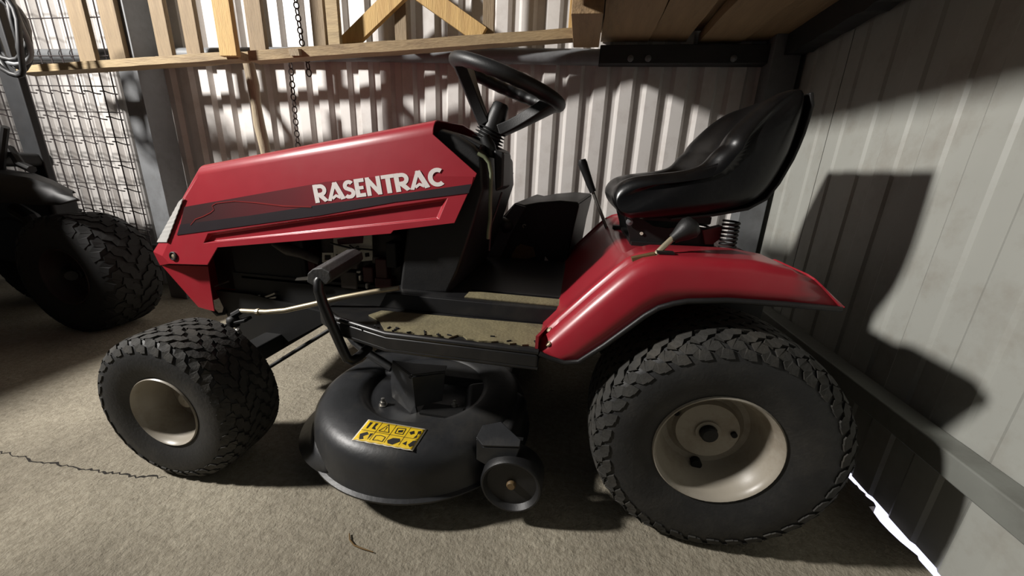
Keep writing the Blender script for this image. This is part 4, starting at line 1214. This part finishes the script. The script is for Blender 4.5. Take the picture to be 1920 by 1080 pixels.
    def cell(i, j, polys): ink([[(0.25 * i + 0.25 * u, 0.5 * j + 0.5 * v) for u, v in q] for q in polys])
    def loop(pts, wd=0.05):
        out = []
        for a, b in zip(pts, pts[1:] + pts[:1]):
            dx, dy = b[0] - a[0], b[1] - a[1]; l = math.hypot(dx, dy); nx, ny = -dy / l * wd / 2, dx / l * wd / 2
            out.append([(a[0] + nx, a[1] + ny), (b[0] + nx, b[1] + ny), (b[0] - nx, b[1] - ny), (a[0] - nx, a[1] - ny)])
        return out
    cell(1, 0, loop([(0.5, 0.15), (0.85, 0.85), (0.15, 0.85)], 0.06) + [[(0.47, 0.38), (0.53, 0.38), (0.52, 0.66), (0.48, 0.66)], [(0.47, 0.71), (0.53, 0.71), (0.53, 0.77), (0.47, 0.77)]])
    cell(0, 0, [[(0.2, 0.2), (0.4, 0.2), (0.34, 0.8), (0.24, 0.8)], [(0.6, 0.2), (0.8, 0.2), (0.74, 0.55), (0.9, 0.8), (0.6, 0.75)]])
    cell(2, 0, loop([(0.2, 0.3), (0.75, 0.25), (0.8, 0.8), (0.25, 0.8)], 0.06) + [[(0.35, 0.5), (0.65, 0.4), (0.68, 0.62), (0.4, 0.7)]])
    cell(3, 0, [[(0.1, 0.5), (0.35, 0.3), (0.5, 0.55), (0.3, 0.7)], [(0.62, 0.3), (0.8, 0.2), (0.9, 0.45), (0.78, 0.9), (0.6, 0.95), (0.7, 0.6)]])
    cell(0, 1, [[(0.15, 0.4), (0.5, 0.1), (0.7, 0.3), (0.45, 0.55), (0.6, 0.8), (0.35, 0.9)], [(0.75, 0.2), (0.95, 0.15), (0.85, 0.8)]])
    cell(1, 1, loop([(0.2, 0.3), (0.5, 0.22), (0.85, 0.3), (0.85, 0.75), (0.5, 0.68), (0.2, 0.75)], 0.06))
    cell(2, 1, [[(0.1, 0.55), (0.35, 0.25), (0.8, 0.2), (0.95, 0.45), (0.6, 0.85), (0.25, 0.8)], ])
    cell(3, 1, [[(0.15, 0.6), (0.35, 0.3), (0.45, 0.7)], [(0.55, 0.6), (0.7, 0.2), (0.9, 0.1), (0.95, 0.6), (0.75, 0.8)]])
deck()

# ---- grass discharge chute rising behind the tractor
def chute():
    Y0 = 1.40
    q = [at(*p, Y0) for p in ((890, 512), (889, 498), (906, 455), (940, 408), (965, 380), (982, 384), (1010, 379), (1050, 376), (1084, 379), (1086, 386), (1075, 430), (1062, 500), (1040, 524), (960, 524), (905, 520))]
    mb = MB(); mb.prism(q, (0.05, 0.26, 0.02)); o = mb.build('discharge_chute', 'black_plastic', T, bevel=0.012, seg=3)
    a = [at(*p, Y0 - 0.012) for p in ((893, 500), (908, 456), (965, 382), (986, 388), (955, 445), (930, 505))]
    m2 = MB(); m2.prism(a, (0, 0.012, 0)); m2.build('chute_flap', 'chute_grey', o, bevel=0.003)
    a = [at(*p, Y0 - 0.010) for p in ((959, 478), (968, 463), (976, 458), (1000, 464), (1004, 481), (982, 487), (960, 491))]
    m2 = MB(); m2.prism(a, (0, 0.004, 0)); m2.build('chute_label', 'tag_brown', o)
    a, b = at(921, 406, 1.36), at(952, 425, 1.36)
    m2 = MB(); m2.tube([a, a.lerp(b, 0.4), a.lerp(b, 0.55), b, b + (b - a) * 0.25], [0.007, 0.009, 0.022, 0.026, 0.012], 12); m2.build('chute_knob', 'black_plastic', o, smooth=60)
    p = at(983, 424, Y0 - 0.02); m2 = MB(); m2.tube([p + V(0.006 * math.cos(k), 0, 0.006 * math.sin(k)) for k in (0.5, 1.5, 2.5, 3.5, 4.5)], 0.002, 6); m2.build('hook', 'galvanised', o)
    a = [at(*p, Y0 - 0.03) for p in ((1018, 503), (1022, 481), (1032, 494), (1042, 503))]
    m2 = MB(); m2.prism(a, (0, 0.004, 0)); m2.build('bright_tab', 'tank_white', o)
chute()

# ================================================================== black machine at the left
def machine():
    R, Wd = 0.245, 0.215
    c = V(-2.03, 1.165 + Wd / 2, R)
    root = empty('ride_on_mower', (-2.2, 1.45, 0)); tag(root, 'black ride-on machine with chunky tyre parked beside the wire mesh', 'ride-on mower')
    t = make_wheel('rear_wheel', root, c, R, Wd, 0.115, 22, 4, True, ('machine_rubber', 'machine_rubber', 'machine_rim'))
    copy_tree(t, root, V(-2.62, 1.50, R) - wl(root), PI)
    prof = [(-3.0, 0.62), (-2.6, 0.655), (-2.22, 0.655), (-2.02, 0.64), (-1.93, 0.615), (-1.84, 0.575)]
    low = [(-3.0, 0.50), (-2.6, 0.53), (-2.22, 0.535), (-2.02, 0.535), (-1.93, 0.54), (-1.825, 0.562)]
    mb = MB(); rows = []
    for y, k in ((1.16, 0), (1.163, 0.6), (1.185, 0.93), (1.22, 1.0), (1.30, 1.02), (1.36, 0.97), (1.375, 0.6), (1.38, 0)):
        rows.append([V(a[0] * k + b[0] * (1 - k) - 1.55 * (y - 1.16), y, a[1] * k + b[1] * (1 - k)) for a, b in zip(prof, low)])
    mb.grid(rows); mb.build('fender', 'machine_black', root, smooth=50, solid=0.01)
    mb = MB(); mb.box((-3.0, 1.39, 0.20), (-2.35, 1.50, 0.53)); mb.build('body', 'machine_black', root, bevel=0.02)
    mb = MB(); mb.tube([(-2.03, 1.2, R), (-2.62, 1.50, R)], 0.02, 10); mb.build('axle', 'machine_black', root)
    mb = MB(); mb.tube([at(30, 392, 1.3), at(60, 410, 1.3), at(75, 430, 1.3)], 0.03, 10); mb.build('mounting', 'machine_black', root)
    # lever and handle bits above the fender
    mb = MB(); mb.tube([at(2, 318, 1.25), at(6, 270, 1.25), at(10, 238, 1.25)], 0.012, 8); mb.build('lever', 'machine_black', root)
    mb = MB(); mb.tube([at(0, 300, 1.28), at(20, 280, 1.28), at(38, 308, 1.28), at(60, 318, 1.28)], 0.016, 8); mb.build('hose', 'machine_black', root)
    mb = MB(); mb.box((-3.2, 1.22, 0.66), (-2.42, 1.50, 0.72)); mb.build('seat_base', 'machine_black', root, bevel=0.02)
machine()

# cable hung at the top left on the dark post
def cable():
    root = empty('cable_coil', at(20, 118, 1.36)); tag(root, 'loops of dark cable hung on the dark post', 'cable')
    rnd = random.Random(2)
    for k in range(7):
        pts = []; c = at(4 + rnd.uniform(-8, 10), 52 + rnd.uniform(-14, 10), 1.36 - 0.012 * k); rx, rz = 0.085 + rnd.uniform(-.03, .03), 0.15 + rnd.uniform(-.04, .02)
        for i in range(25):
            a = 2 * PI * i / 24; pts.append(c + V(rx * math.cos(a), 0.01 * math.sin(3 * a + k), rz * math.sin(a)))
        mb = MB(); mb.tube(pts[:-1], 0.009, 8, closed=True); mb.build('loop', 'steel_dark' if k not in (1, 4) else 'steel_grey', root, smooth=60)
    mb = MB(); mb.tube([at(30, 60, 1.30), at(30, 60, 1.43)], 0.012, 8); mb.build('hook', 'steel_dark', root)
cable()

# tall chest added out of view to keep the lamp off the black machine
def blocker():
    root = empty('light_blocker', (-2.2, 0.55, 0)); tag(root, 'added unseen wooden chest standing beside the black machine', 'blocker')
    x0, x1, y0, y1, H = -3.0, -1.66, 0.10, 0.86, 1.02
    # kept out of the picture: the near right corner follows the left edge of the view
    poly = [(-3.2, -0.10), (-2.24, -0.10), (-2.24, 0.90), (-2.50, 1.06), (-3.2, 1.06)]
    mb = MB(); mb.prism([V(x, y, 0.0) for x, y in poly], (0, 0, H)); mb.build('body', 'wood_weathered', root, bevel=0.005)
    mb = MB(); mb.prism([V(x * 1.0, y, H) for x, y in poly], (0, 0, 0.025)); mb.build('blocker_top', 'wood_weathered', root, bevel=0.004)
blocker()

# dry twig on the floor
def twig():
    P = [atz(x, y, 0.004) for x, y in ((655, 1000), (656, 1012), (664, 1022), (678, 1028), (700, 1035))]
    mb = MB(); mb.tube(P, [0.0012, 0.0016, 0.0016, 0.0014, 0.0008], 6)
    o = mb.build('twig', 'straw', smooth=60); tag(o, 'small dry twig lying on bare concrete', 'twig')
twig()
